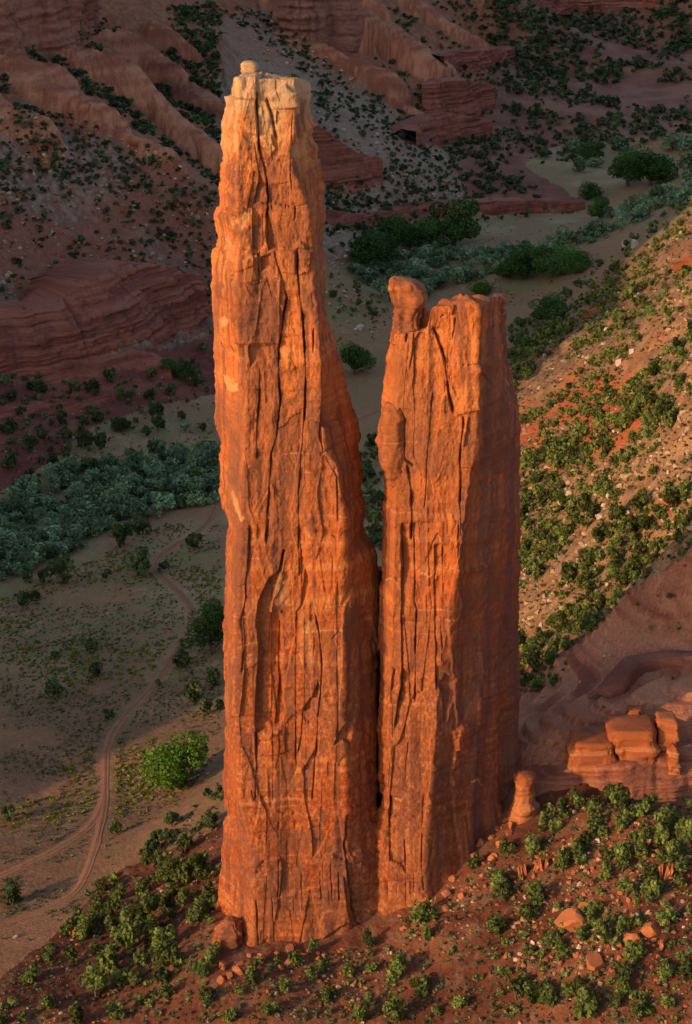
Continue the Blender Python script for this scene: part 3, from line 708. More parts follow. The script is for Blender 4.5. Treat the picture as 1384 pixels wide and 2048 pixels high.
    col = rock_colour(Vv[:, 0], Vv[:, 1], Vv[:, 2], qx, qy)
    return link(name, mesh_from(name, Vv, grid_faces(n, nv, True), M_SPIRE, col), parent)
spire = bpy.data.objects.new('rock_spire', None); COL.objects.link(spire)
spire['label'] = 'towering twin orange sandstone spire, one tower tall and one shorter'; spire['category'] = 'rock spire'
TL = tab([(140,472),(152,472),(186,469),(190,450),(230,450),(262,447),(330,443),(395,438),(408,434),(425,429),(455,431),(478,437),(488,427),(520,424),(560,421),(620,424),(700,432),(800,436),(900,437),(960,439),(975,440),(1010,444),(1030,455),(1060,457),(1080,451),(1120,449),(1200,450),(1300,450),(1400,451),(1500,448),(1600,446),(1700,441),(1800,438),(1880,437),(1960,436)])
TF = tab([(140,476),(200,478),(300,476),(420,474),(480,480),(600,474),(700,478),(720,492),(900,488),(1050,482),(1200,478),(1400,472),(1600,478),(1650,495),(1720,507),(1850,506),(1900,500),(1960,500)])
TR = tab([(140,588),(200,590),(260,588),(330,584),(420,615),(480,622),(560,625),(640,640),(800,645),(900,652),(950,680),(1050,690),(1200,686),(1500,690),(1650,694),(1900,700)])
TS = tab([(140,606),(155,612),(170,618),(200,622),(270,630),(290,638),(320,645),(360,653),(420,652),(600,652),(640,656),(680,672),(740,690),(780,696),(820,712),(860,718),(900,721),(1000,724),(1050,727),(1080,737),(1100,750),(1120,757),(1200,759),(1400,756),(1600,759),(1640,768),(1700,786),(1900,805)])
def offs(f, d): return lambda p: f(p) + d
tall_top = tab([(440,193),(455,193),(469,190),(473,154),(512,153),(518,160),(540,158),(570,160),(600,158),(610,161),(616,166),(622,180),(650,190)])
tower('tall_tower', spire, [(TL, 598, 596), (TF, 573, 580), (TR, 577, 581), (TS, 587, 600), (offs(TS, -30), 618, 616), (offs(TL, 30), 620, 614)], tall_top, 4.0, 860, (110, 210, 80, 60, 40, 60), 595, (0.8, 1, 1, 0.7, 0, 0))
SL = tab([(540,782),(600,781),(650,785),(665,786),(700,776),(750,768),(800,763),(850,760),(900,762),(950,768),(1000,771),(1060,767),(1150,763),(1300,759),(1400,756),(1500,757),(1600,757),(1650,748),(1750,738),(1900,730)])
SF = tab([(540,800),(700,800),(800,792),(1000,790),(1200,785),(1400,778),(1600,775),(1800,775)])
SG = tab([(540,952),(600,955),(800,958),(900,950),(1000,935),(1150,915),(1300,890),(1500,870),(1650,852),(1800,845)])
SH = tab([(540,985),(600,985),(800,990),(1000,985),(1150,975),(1400,955),(1600,940),(1750,930),(1850,930)])
SR = tab([(540,1011),(600,1012),(650,1013),(735,1016),(760,1024),(800,1030),(850,1034),(900,1036),(945,1030),(1000,1034),(1050,1038),(1090,1034),(1120,1031),(1200,1030),(1300,1030),(1400,1033),(1500,1038),(1560,1042),(1700,1050)])
short_top = tab([(770,668),(800,668),(845,663),(854,655),(858,640),(862,617),(868,613),(900,611),(930,608),(950,602),(957,606),(963,612),(972,606),(980,596),(1000,592),(1012,590),(1030,600)])
tower('short_tower', spire, [(SL, 587, 592), (SF, 581, 584), (SG, 580, 584), (SH, 591, 592), (SR, 613, 611), (offs(SR, -60), 632, 628), (offs(SL, 20), 622, 622)], short_top, 6.0, 660, (60, 190, 70, 90, 40, 60, 50), 600, (0.8, 1, 1, 1, 0.8, 0, 0))

def section_rock(name, rows, y, dep, parent=None, mat=None, nz=80, ns=72, amp=0.35, seed=0.0, power=2.6, colour=None, relief=False, dome=0.15, rough=0.0, **kw):
    """a rock from its photo outline: (py, left px, right px) rows, standing at distance y with half depth dep (m)"""
    r = np.array(rows, float); pys = np.linspace(r[0, 0], r[-1, 0], nz)
    L = np.interp(pys, r[:, 0], r[:, 1]); Rr = np.interp(pys, r[:, 0], r[:, 2])
    xl, z = at_y(L, pys, y); xr, _ = at_y(Rr, pys, y)
    cx = (xl + xr) / 2; hw = (xr - xl) / 2; hd = np.minimum(dep, hw * 1.3 + 0.2)
    th = np.linspace(0, 2 * math.pi, ns, endpoint=False)
    c, s = np.cos(th), np.sin(th); pw = 2 / power
    ux = np.sign(c) * np.abs(c) ** pw; uy = np.sign(s) * np.abs(s) ** pw
    X = cx[:, None] + hw[:, None] * ux; Y = y + hd[:, None] * uy; Z = np.repeat(z[:, None], ns, 1)
    zz = Z + 0.6 * vn3(X * 0.15, Y * 0.15, Z * 0.1 + seed)
    d = amp * (fbm(X * 0.3 + seed, Y * 0.3, Z * 0.18, 4, 0.55) + 0.7 * vn3(X * 0.05 + seed, Y * 0.05, zz * 1.1) + 0.4 * vn3(X * 0.05 + seed, Y * 0.05, zz * 2.6))
    if rough:
        d = d - rough * np.clip(0.14 - np.abs(vn3(X * 0.35 + seed, Y * 0.35, Z * 0.05)), 0, 1) * 7 + rough * 0.5 * np.round(vn3(X * 0.3, Y * 0.3 + seed, Z * 0.45) * 2.5)
    if relief:
        qx, qy = project(X, Y, Z); d = d + sample(REL, qx, qy) * (uy < 0.2) * 0.7
    edge = np.minimum(1, np.minimum(np.arange(nz), nz - 1 - np.arange(nz)) / 4.0)[:, None]
    X = X + ux * d * edge; Y = Y + uy * d * edge
    tx, ty = X[0].mean(), Y[0].mean()
    V0 = np.stack([X, Y, Z], -1)
    capr = [np.stack([tx + (X[0] - tx) * f, ty + (Y[0] - ty) * f, Z[0] + (1 - f * f) * hw[0] * dome + fbm(X[0] * f, Y[0] * f, seed, 2) * amp * 0.3], -1)[None] for f in (0.03, 0.35, 0.65, 0.85)]
    G = np.concatenate(capr + [V0], 0)[::-1]
    Vv = G.reshape(-1, 3)
    if colour is None:
        qx, qy = project(Vv[:, 0], Vv[:, 1], Vv[:, 2]); col = rock_colour(Vv[:, 0], Vv[:, 1], Vv[:, 2], qx, qy)
    else:
        col = colour(Vv)
    return link(name, mesh_from(name, Vv, grid_faces(ns, len(G), True), mat or M_SPIRE, col), parent, **kw)
kn = section_rock('head_knob', cpts(3, []) or [(555,784,802),(559,780,822),(566,778,838),(578,777,850),(588,779,854),(598,781,850),(608,785,844),(620,788,838),(634,789,834),(650,787,836),(668,784,846),(685,782,850)], 590.5, 4.2, spire, power=3.8, rough=0.35, amp=0.4, seed=3.0, relief=True)
section_rock('knob_shoulder', [(615,846,853),(622,842,860),(640,840,860),(665,838,866)], 594, 2.5, spire, nz=30, ns=40, amp=0.3, seed=5.0)
section_rock('bulging_buttress', [(804,775,798),(808,770,803),(815,764,807),(830,759,811),(850,756,812),(880,754,812),(905,757,811),(925,761,811),(940,766,813),(952,772,812),(965,778,808),(975,784,800)], 586.0, 4.6, spire, amp=0.45, rough=0.3, seed=8.0)
section_rock('saddle', [(1138,742,768),(1150,738,776),(1300,736,780),(1500,734,784),(1760,734,790),(1860,734,792)], 606, 9.0, spire, nz=90, ns=60, amp=0.5, seed=9.0)
section_rock('base_buttress', [(1838,452,472),(1846,438,480),(1860,430,487),(1880,428,488),(1905,430,487),(1930,431,484),(1960,428,492)], 576, 4.5, spire, nz=60, rough=0.5, amp=0.7, seed=11.0, power=3.4, relief=True)
section_rock('right_cap', [(590,985,1011),(594,978,1013),(602,972,1013),(612,970,1013),(625,980,1012)], 606, 4.0, spire, nz=30, ns=50, amp=0.3, seed=13.0)
section_rock('perched_boulder', [(123,487,508),(126,483,514),(132,482,516),(141,483,515),(146,487,511),(150,490,508),(156,489,509)], 588, 1.9, nz=36, ns=48, amp=0.2, power=4.0, rough=0.2, seed=2.0, label='small cream boulder perched on the summit of the tall tower', cat='boulder')
# ------------------------------------------------------------------ cliff bands, bench blocks, road
def ledge_colour(lo, hi, sat=1.0):
    def f(v):
        x, y, z = v[:, 0], v[:, 1], v[:, 2]
        n = fbm(x * 0.08, y * 0.08, z * 0.08, 4)
        st = vn3(x * 0.01, y * 0.01, (z + n) * 0.9) * 0.6 + vn3(x * 0.02, y * 0.02, (z + n) * 2.3) * 0.4
        dr = fbm(x * 0.3, y * 0.3, z * 0.03, 3)
        c = lerp3(lo, hi, sstep(-0.4, 0.4, st + 0.25 * n))
        return np.clip(mix(c, (0.10, 0.045, 0.035), sstep(0.3, 0.8, dr) * 0.45), 0.01, 0.9)
    return f
def band(name, foot, top, ydist=None, amp=1.0, back=14.0, step=0.8, vstep=0.6, colour=None, batter=0.25, label=None, round_top=0.0, seed=0.0, out=0.0):
    f = np.array(foot, float); t = np.array(top, float)
    u = np.linspace(f[0, 0], f[-1, 0], 40)
    pf = np.interp(u, f[:, 0], f[:, 1]); pt = np.interp(u, t[:, 0], t[:, 1])
    if ydist is None:
        x, y, z = on_ground(u, pf)
        y = np.convolve(np.pad(y, 3, 'edge'), np.ones(7) / 7, 'valid'); x, z = at_y(u, pf, y)
    else:
        yd = np.array(ydist, float); y = np.interp(u, yd[:, 0], yd[:, 1]); x, z = at_y(u, pf, y)
    L = np.concatenate([[0], np.cumsum(np.hypot(np.diff(x), np.diff(y)))])
    ns = max(12, int(L[-1] / step)); s = np.linspace(0, L[-1], ns)
    x = np.interp(s, L, x); y = np.interp(s, L, y); z = np.interp(s, L, z); pts = np.interp(s, L, pt); us = np.interp(s, L, u)
    tx = np.gradient(x); ty = np.gradient(y); ln = np.hypot(tx, ty); nx, ny = ty / ln, -tx / ln          # outwards, towards the viewer's side
    g = np.sign(ny) * -1; nx, ny = nx * g, ny * g
    ksm = np.ones(9) / 9; nx = np.convolve(np.pad(nx, 4, 'edge'), ksm, 'valid'); ny = np.convolve(np.pad(ny, 4, 'edge'), ksm, 'valid')
    hgt = np.maximum(at_y(us, pts, y + 2)[1] - z, 0.6)
    nv = max(8, int(hgt.max() / vstep)); tt = np.linspace(-0.15, 1, nv)[:, None]
    Z = z + tt * hgt; B = -np.clip(tt, 0, 1) * hgt * batter
    X = x + nx * 0; Xx = np.broadcast_to(x, Z.shape); Yy = np.broadcast_to(y, Z.shape)
    zz = Z + 0.8 * fbm(Xx * 0.03, Yy * 0.03, 1.0 + seed, 3)
    led = vn3(Xx * 0.02, Yy * 0.02, zz * 0.32 + seed) * 1.3 + vn3(Xx * 0.03, Yy * 0.03, zz * 0.9) * 0.75 + vn3(Xx * 0.05, Yy * 0.05, zz * 2.1) * 0.35
    led = 0.35 * led + 0.65 * np.round(led * 2.4) / 2.4
    ver = fbm(s * 0.09 + seed, 0 * s, 2.0, 4)[None, :] * 2.2 - np.clip(0.16 - np.abs(fbm(s * 0.05 + seed, 0 * s, 7.0, 2)), 0, 1)[None, :] * 14
    d = amp * (led + ver * (0.5 + 0.5 * tt) + fbm(Xx * 0.3, Yy * 0.3, Z * 0.3, 3) * 0.6) + B
    d = d - round_top * np.clip(tt - 0.55, 0, 1) ** 2 * hgt * 4
    endf = np.minimum(1, np.minimum(s, s[-1] - s) / 6.0)[None, :]
    d = d * endf + (1 - endf) * -3.0 + out * endf
    G = [np.stack([Xx + nx * d, Yy + ny * d, Z], -1)]
    for k, q in enumerate((0.08, 0.2, 0.45, 0.8, 1.2)):
        dd = d[-1] - back * q
        zt = Z[-1] + fbm(x * 0.2, y * 0.2, 4.0 + k, 3) * 0.5 * amp + q * 0.8 - (3.5 if q > 1 else 0)
        G.append(np.stack([x + nx * dd, y + ny * dd, zt], -1)[None])
    G = np.concatenate(G, 0); Vv = G.reshape(-1, 3)
    col = (colour or ledge_colour((0.185, 0.050, 0.028), (0.31, 0.102, 0.058)))(Vv)
    o = link(name, mesh_from(name, Vv, grid_faces(ns, len(G)), M_ROCK, col), kind='structure')
    if label: o['label'] = label
    return o
pink = ledge_colour((0.20, 0.070, 0.042), (0.32, 0.130, 0.080))
band('cliff_left', [(-70,752),(0,752),(60,752),(130,750),(190,738),(250,715),(300,692),(345,668),(390,640),(424,600)], [(-70,625),(0,630),(100,632),(150,626),(200,602),(250,572),(300,548),(340,526),(400,535),(424,560)], amp=1.4, batter=0.6, out=3.0, back=26, round_top=0.15, step=0.6, vstep=0.4, label='layered red strata cliff above the valley', seed=1.0)
band('ledge_left', [(90,778),(180,768),(240,748),(290,742),(345,765)], [(90,762),(190,735),(250,716),(290,702),(345,738)], amp=0.7, batter=0.8, seed=2.0)
band('ledge_low', [(-40,842),(60,832),(150,825),(230,800)], [(-40,822),(60,812),(150,806),(230,788)], amp=0.6, batter=0.6, seed=3.0)
band('cliff_middle', [(600,385),(680,378),(720,385),(772,372)], [(600,262),(660,256),(700,290),(772,318)], amp=1.2, batter=0.3, seed=4.0, label='red strata cliff on the slope behind the tall tower')
band('ledge_middle', [(640,452),(760,458),(830,442),(930,432),(1040,430),(1172,420)], [(640,418),(760,432),(830,416),(930,404),(1040,402),(1172,404)], amp=0.9, batter=0.5, seed=5.0)
band('ledge_upper', [(840,300),(870,292),(920,287),(990,277)], [(840,262),(880,236),(920,226),(990,240)], amp=1.2, batter=0.5, seed=6.0)
band('cliff_upper', [(845,220),(900,238),(960,238),(998,212)], [(845,172),(900,166),(960,158),(998,172)], amp=1.2, batter=0.3, seed=7.0)
band('cliff_far', [(895,142),(960,142),(1034,122)], [(895,112),(960,102),(1034,94)], amp=1.4, batter=0.3, seed=8.0)
band('wall_upper_left', [(-60,112),(0,112),(60,114),(120,106),(165,70),(188,25)], [(-60,-120),(188,-90)], amp=2.2, batter=0.22, back=30, step=1.2, vstep=1.2, colour=pink, seed=9.0, label='tall shaded canyon wall')
band('wall_upper_middle', [(545,50),(600,78),(640,88),(700,104),(728,95)], [(545,-90),(728,-90)], amp=2.0, batter=0.16, back=30, step=1.2, vstep=1.2, colour=pink, seed=10.0, label='smooth shaded buttress of the canyon wall')
band('wall_far', [(985,34),(1060,30),(1150,24),(1300,20),(1440,15)], [(985,-8),(1060,-4),(1150,0),(1300,-6),(1440,-8)], amp=2.0, batter=0.6, back=20, step=1.6, vstep=1.0, seed=12.0)
red_ledge = ledge_colour((0.19, 0.055, 0.028), (0.30, 0.105, 0.055))
band('bench_alcove', [(1238,1405),(1250,1396),(1266,1372),(1292,1345),(1330,1336),(1400,1336)], [(1238,1395),(1250,1372),(1266,1345),(1292,1322),(1330,1312),(1400,1306)], amp=0.35, batter=0.1, back=6, step=0.4, vstep=0.25, colour=red_ledge, seed=14.0)
band('bench_cliff', [(1072,1625),(1120,1610),(1180,1610),(1260,1610),(1350,1615),(1460,1620)], [(1072,1572),(1110,1560),(1180,1543),(1260,1530),(1350,1512),(1460,1505)], ydist=[(1072,600),(1180,602.5),(1260,604),(1460,607)], amp=0.8, batter=0.5, back=18, step=0.3, vstep=0.2, colour=red_ledge, seed=15.0, label='banded red cliff under the bench')
outc = bpy.data.objects.new('rock_outcrop', None); COL.objects.link(outc)
outc['label'] = 'row of rounded orange sandstone blocks on the edge of the bench'; outc['category'] = 'rock outcrop'
oc = ledge_colour((0.28, 0.072, 0.022), (0.40, 0.135, 0.048))
for i, (rows, y, dp) in enumerate([
    ([(1470,1150,1222),(1476,1140,1226),(1490,1133,1228),(1512,1131,1228),(1535,1136,1229),(1575,1138,1232)], 614, 6.5),
    ([(1446,1222,1306),(1452,1214,1309),(1470,1218,1310),(1500,1230,1309),(1535,1230,1308),(1575,1230,1312)], 615, 6.5),
    ([(1436,1256,1302),(1442,1250,1307),(1456,1250,1308),(1480,1252,1308)], 619, 5.0),
    ([(1430,1314,1348),(1436,1311,1353),(1450,1311,1355),(1475,1313,1354),(1520,1316,1356),(1560,1316,1362)], 615, 5.0),
    ([(1416,1258,1282),(1422,1254,1286),(1434,1254,1287),(1446,1256,1286)], 623, 3.0),
    ([(1488,1342,1348),(1500,1338,1354),(1545,1336,1360)], 609, 1.8)]):
    section_rock('block', rows, y, dp, outc, mat=M_SPIRE, nz=50, ns=96, amp=0.4, seed=20.0 + i, power=6.0, rough=0.55, colour=oc, dome=0.06)
section_rock('hoodoo', [(1544,1040,1050),(1548,1034,1068),(1560,1032,1072),(1570,1035,1070),(1585,1030,1073),(1598,1026,1070),(1612,1022,1078),(1640,1008,1082),(1675,1000,1086)], 598, 4.2, mat=M_SPIRE, nz=70, ns=72, rough=0.3, amp=0.55, seed=30.0, colour=oc, label='small orange hoodoo against the foot of the short tower', cat='hoodoo')

# two-track dirt road
M_ROAD = mat_attr('packed_red_dirt', 0.7, 0.25, 0.1, 1.5)
def ribbon(name, pts, wd, lift=0.10):
    p = np.array(pts); L = np.concatenate([[0], np.cumsum(np.hypot(*np.diff(p, axis=0).T))])
    n = int(L[-1] / 0.8); s = np.linspace(0, L[-1], n)
    x = np.interp(s, L, p[:, 0]); y = np.interp(s, L, p[:, 1])
    k = np.exp(-(np.arange(-14, 15) / 7.0) ** 2); k /= k.sum()
    x = np.convolve(np.pad(x, 14, 'edge'), k, 'valid'); y = np.convolve(np.pad(y, 14, 'edge'), k, 'valid')
    tx, ty = np.gradient(x), np.gradient(y); l = np.hypot(tx, ty); nx, ny = -ty / l, tx / l
    o = np.array([-1, -0.8, -0.62, -0.42, -0.3, -0.1, 0.1, 0.3, 0.42, 0.62, 0.8, 1.0]) * wd / 2
    wob = 1 + 0.15 * vn3(s * 0.1, 0, 1.0)
    X = x[:, None] + nx[:, None] * o * wob[:, None]; Y = y[:, None] + ny[:, None] * o * wob[:, None]
    Z = ground_z(X.ravel(), Y.ravel()).reshape(X.shape)
    rut = np.array([-0.3, 0, -0.04, -0.05, 0.02, 0.06, 0.06, 0.02, -0.05, -0.04, 0, -0.3])
    Z = Z + lift + rut + vn3(X * 0.8, Y * 0.8, 2.0) * 0.02
    edge = np.array([0, 0.5, 1, 1, 0.5, 0, 0, 0.5, 1, 1, 0.5, 0])[None, :] * np.ones(n)[:, None]
    edge = np.clip(edge + 0.25 * vn3(X * 0.3, Y * 0.3, 5.0), 0, 1)
    col = mix(np.broadcast_to((0.19, 0.098, 0.05), X.shape + (3,)), (0.32, 0.120, 0.055), edge)
    Vv = np.stack([X, Y, Z], -1).reshape(-1, 3)
    link(name, mesh_from(name, Vv, grid_faces(12, n), M_ROAD, col.reshape(-1, 3)), kind='structure')
ribbon('dirt_road', ROADS_W[0], 3.2)
ribbon('dirt_track', ROADS_W[1], 2.9, 0.13)
ribbon('dirt_road_behind', ROADS_W[2], 4.0)
# ------------------------------------------------------------------ plants and boulders
def mat_leaf(name, col, var=0.35, trans=0.25):
    m, n, l, b = principled(name, 0.75)
    at = n.new('ShaderNodeAttribute'); at.attribute_name = 'Col'
    oi = n.new('ShaderNodeObjectInfo')
    mr = n.new('ShaderNodeMapRange'); mr.inputs[3].default_value = 1 - var; mr.inputs[4].default_value = 1 + var
    l.new(oi.outputs['Random'], mr.inputs[0])
    rgb = n.new('ShaderNodeRGB'); rgb.outputs[0].default_value = (*col, 1)
    mu = n.new('ShaderNodeVectorMath'); mu.operation = 'MULTIPLY'; l.new(rgb.outputs[0], mu.inputs[0]); l.new(at.outputs['Color'], mu.inputs[1])
    sc_ = n.new('ShaderNodeVectorMath'); sc_.operation = 'SCALE'; l.new(mu.outputs[0], sc_.inputs[0]); l.new(mr.outputs[0], sc_.inputs['Scale'])
    l.new(sc_.outputs[0], b.inputs['Base Color'])
    tr = n.new('ShaderNodeBsdfTranslucent'); l.new(sc_.outputs[0], tr.inputs[0])
    ms = n.new('ShaderNodeMixShader'); ms.inputs[0].default_value = trans
    l.new(b.outputs[0], ms.inputs[1]); l.new(tr.outputs[0], ms.inputs[2]); l.new(ms.outputs[0], n['Material Output'].inputs[0])
    return m
M_JUN = mat_leaf('juniper_foliage', (0.102, 0.120, 0.026), 0.5); M_COT = mat_leaf('cottonwood_foliage', (0.050, 0.105, 0.020)); M_COB = mat_leaf('bright_cottonwood_foliage', (0.085, 0.160, 0.014), 0.1); M_JUN_SHADE = mat_leaf('shade_toned_juniper_foliage', (0.075, 0.100, 0.032), 0.4); M_SCR = mat_leaf('scrub_foliage', (0.055, 0.080, 0.030))
M_OLI = mat_leaf('olive_foliage', (0.15, 0.215, 0.105), 0.5); M_RAB = mat_leaf('rabbitbrush_foliage', (0.235, 0.235, 0.030)); M_SAGE = mat_leaf('sage_foliage', (0.150, 0.152, 0.066))
M_BARK, _n, _l, _b = principled('bark', 0.95); _b.inputs['Base Color'].default_value = (0.11, 0.075, 0.05, 1)
M_DEAD, _n, _l, _b = principled('bleached_wood', 0.9); _b.inputs['Base Color'].default_value = (0.36, 0.30, 0.25, 1)
def leaf_quads(cent, nrm, size, r):
    """two-triangle leaf clumps around centres"""
    n = len(cent)
    a = r.normal(size=(n, 3)); a -= nrm * (a * nrm).sum(1, keepdims=True); a /= np.linalg.norm(a, axis=1, keepdims=True) + 1e-9
    b = np.cross(nrm, a)
    s = size[:, None] * (0.6 + 0.8 * r.random((n, 1))); k = 0.55 + 0.4 * r.random((n, 1))
    P = np.stack([cent - a * s, cent - b * s * k, cent + a * s, cent + b * s * k], 1)
    return P.reshape(-1, 3)
def crown_points(r, lobes, n, h, wd, zlo, flat=1.0, shell=0.55):
    """points through a lobed crown volume, normals outwards, a tint per point"""
    C = []; 
    for k in range(lobes):
        ang = r.uniform(0, 6.283); t = r.random()
        rad = wd * 0.5 * (0.62 * math.sqrt(r.random()))
        C.append((rad * math.cos(ang), rad * math.sin(ang), zlo + (h - zlo) * (0.18 + 0.70 * t * (1 - 0.45 * rad / (wd * 0.5))), wd * r.uniform(0.13, 0.25), r.uniform(0.55, 1.4)))
    C = np.array(C); idx = r.integers(0, lobes, n)
    d = r.normal(size=(n, 3)); d /= np.linalg.norm(d, axis=1, keepdims=True)
    rr = C[idx, 3] * (shell + (1 - shell) * r.random(n) ** 0.6)
    p = C[idx, :3] + d * rr[:, None] * np.array([1, 1, flat])
    p[:, 2] = np.maximum(p[:, 2], zlo * 0.6 + 0.02 * h)
    tint = C[idx, 4] * r.uniform(0.75, 1.25, n)
    return p, d, tint
def tint_cols(t, r):
    c = np.ones((len(t), 3)) * t[:, None]
    c[:, 0] *= r.uniform(0.8, 1.3, len(t)); c[:, 2] *= r.uniform(0.7, 1.2, len(t))
    return np.repeat(c, 4, 0)
def crown_mesh(name, seed, lobes, n, h, wd, zlo, leaf, mat, flat=1.0, shell=0.55):
    r = np.random.default_rng(seed)
    p, d, t = crown_points(r, lobes, n, h, wd, zlo, flat, shell)
    nr = d + r.normal(size=d.shape) * 0.7; nr /= np.linalg.norm(nr, axis=1, keepdims=True)
    Vv = leaf_quads(p, nr, np.full(n, leaf), r)
    return mesh_from(name, Vv, np.arange(len(Vv)).reshape(-1, 4), mat, tint_cols(t, r), smooth=False)
def tube(path, r0, r1, ns=6):
    path = np.array(path, float); n = len(path); V_ = []
    for i, p in enumerate(path):
        t = path[min(i + 1, n - 1)] - path[max(i - 1, 0)]; t /= np.linalg.norm(t) + 1e-9
        a = np.cross(t, (0.3, 0.9, 0.1)); a /= np.linalg.norm(a) + 1e-9; b = np.cross(t, a)
        rr = r0 + (r1 - r0) * i / (n - 1)
        for k in range(ns):
            th = 6.283 * k / ns; V_.append(p + rr * (a * math.cos(th) + b * math.sin(th)))
    return np.array(V_), grid_faces(ns, n, True)
def trunk_mesh(name, seed, h, r0, limbs, spread, mat):
    r = np.random.default_rng(seed); Vs = []; Fs = []; off = 0
    def put(v, f):
        nonlocal off
        Vs.append(v); Fs.append(f + off); off += len(v)
    top = np.array([r.normal() * 0.05 * h, r.normal() * 0.05 * h, h * 0.7])
    pts = [np.array([0, 0, -0.06 * h]), np.array([r.normal() * 0.02 * h, r.normal() * 0.02 * h, h * 0.25]), top * 0.75 + np.array([0, 0, 0.02 * h]), top]
    put(*tube(pts, r0, r0 * 0.3))
    for k in range(limbs):
        a = 6.283 * (k + r.random() * 0.6) / limbs; z0 = h * r.uniform(0.12, 0.45)
        e = np.array([math.cos(a) * spread * r.uniform(0.6, 1), math.sin(a) * spread * r.uniform(0.6, 1), z0 + h * r.uniform(0.2, 0.4)])
        m_ = e * 0.5 + np.array([0, 0, z0 * 0.5 - h * 0.02])
        put(*tube([np.array([0, 0, z0]), m_, e], r0 * 0.5, r0 * 0.12, 5))
    return mesh_from(name, np.concatenate(Vs), np.concatenate(Fs), mat)
def thing(name, label, cat, group, parts):
    o = bpy.data.objects.new(name, None); COL.objects.link(o); o.empty_display_size = 0.5
    o['label'] = label; o['category'] = cat
    if group: o['group'] = group
    for pn, me in parts: link(pn, me, o)
    return o
def dup(root, label, group):
    r_ = root.copy(); COL.objects.link(r_); r_['label'] = label
    if group: r_['group'] = group
    for ch in root.children:
        c = ch.copy(); COL.objects.link(c); c.parent = r_
    return r_
class Kind:
    """one plant kind: variants of (crown, trunk) of unit size, first use makes the thing, later uses copy it"""
    def __init__(self, name, cat, variants): self.name, self.cat, self.v, self.first, self.n = name, cat, variants, {}, 0
    def put(self, x, y, z, wd, ht, label, group, var=None):
        k = random.randrange(len(self.v)) if var is None else var
        if k not in self.first:
            o = thing(self.name, label, self.cat, group, self.v[k]); self.first[k] = o
        else:
            o = dup(self.first[k], label, group)
        o.location = (x, y, z); o.scale = (wd, wd, ht); o.rotation_euler = (0, 0, random.uniform(0, 6.28)); self.n += 1
        return o
JUN = Kind('juniper_tree', 'juniper', [[('crown', crown_mesh('juniper_crown', 100 + i, 9, 420, 1.0, 1.0, 0.06, 0.085, M_JUN, 1.25)), ('trunk', trunk_mesh('juniper_trunk', 200 + i, 1.0, 0.045, 4, 0.3, M_BARK))] for i in range(6)])
JUN_SHADE = Kind('shade_toned_juniper_tree', 'pinon', [[('crown', crown_mesh('shade_toned_juniper_crown', 150 + i, 10, 420, 1.0, 1.0, 0.06, 0.085, M_JUN_SHADE, 1.2)), ('trunk', trunk_mesh('shade_toned_juniper_trunk', 250 + i, 1.0, 0.045, 4, 0.3, M_BARK))] for i in range(5)])  # junipers on shaded ground, the shade put into a darker foliage colour
COT = Kind('cottonwood_tree', 'cottonwood', [[('crown', crown_mesh('cottonwood_crown', 300 + i, 17, 5200, 1.0, 1.12, 0.10, 0.022, M_COB if i == 0 else M_COT, 0.95, 0.8)), ('trunk', trunk_mesh('cottonwood_trunk', 400 + i, 1.0, 0.045, 6, 0.42, M_BARK))] for i in range(5)])
OLI = Kind('olive_tree', 'tree', [[('crown', crown_mesh('olive_crown', 500 + i, 13, 620, 1.0, 1.1, 0.08, 0.066, M_OLI, 1.0)), ('trunk', trunk_mesh('olive_trunk', 600 + i, 1.0, 0.04, 5, 0.35, M_BARK))] for i in range(5)])
RAB = Kind('rabbitbrush', 'shrub', [[('foliage', crown_mesh('rabbitbrush_foliage', 700 + i, 5, 60, 1.0, 1.3, 0.05, 0.2, M_RAB)), ('stem', trunk_mesh('rabbitbrush_stem', 760 + i, 0.9, 0.03, 4, 0.4, M_BARK))] for i in range(3)])
SAGE = Kind('sagebrush', 'shrub', [[('foliage', crown_mesh('sage_foliage', 720 + i, 5, 60, 1.0, 1.3, 0.05, 0.2, M_SAGE)), ('stem', trunk_mesh('sage_stem', 780 + i, 0.9, 0.03, 4, 0.4, M_BARK))] for i in range(3)])
def hidden_by_spire(px, py):
    px = np.asarray(px); py = np.asarray(py)
    a = (px > TL(py)) & (px < TS(py)) & (py > 150) & (py < 1900 - 0.0 * px)
    b = (px > SL(py)) & (px < SR(py)) & (py > 600) & (py < 1790 - (px - 850) * 0.95 * (px > 850))
    c_ = (px > 440) & (px < 850) & (py > 1130) & (py < 1900 - (px - 520) * 0.33)
    return a | b | c_
def wpx(x, y, z): return FPX / (y * cp - (z - CAMZ) * sp)      # pixels per metre there
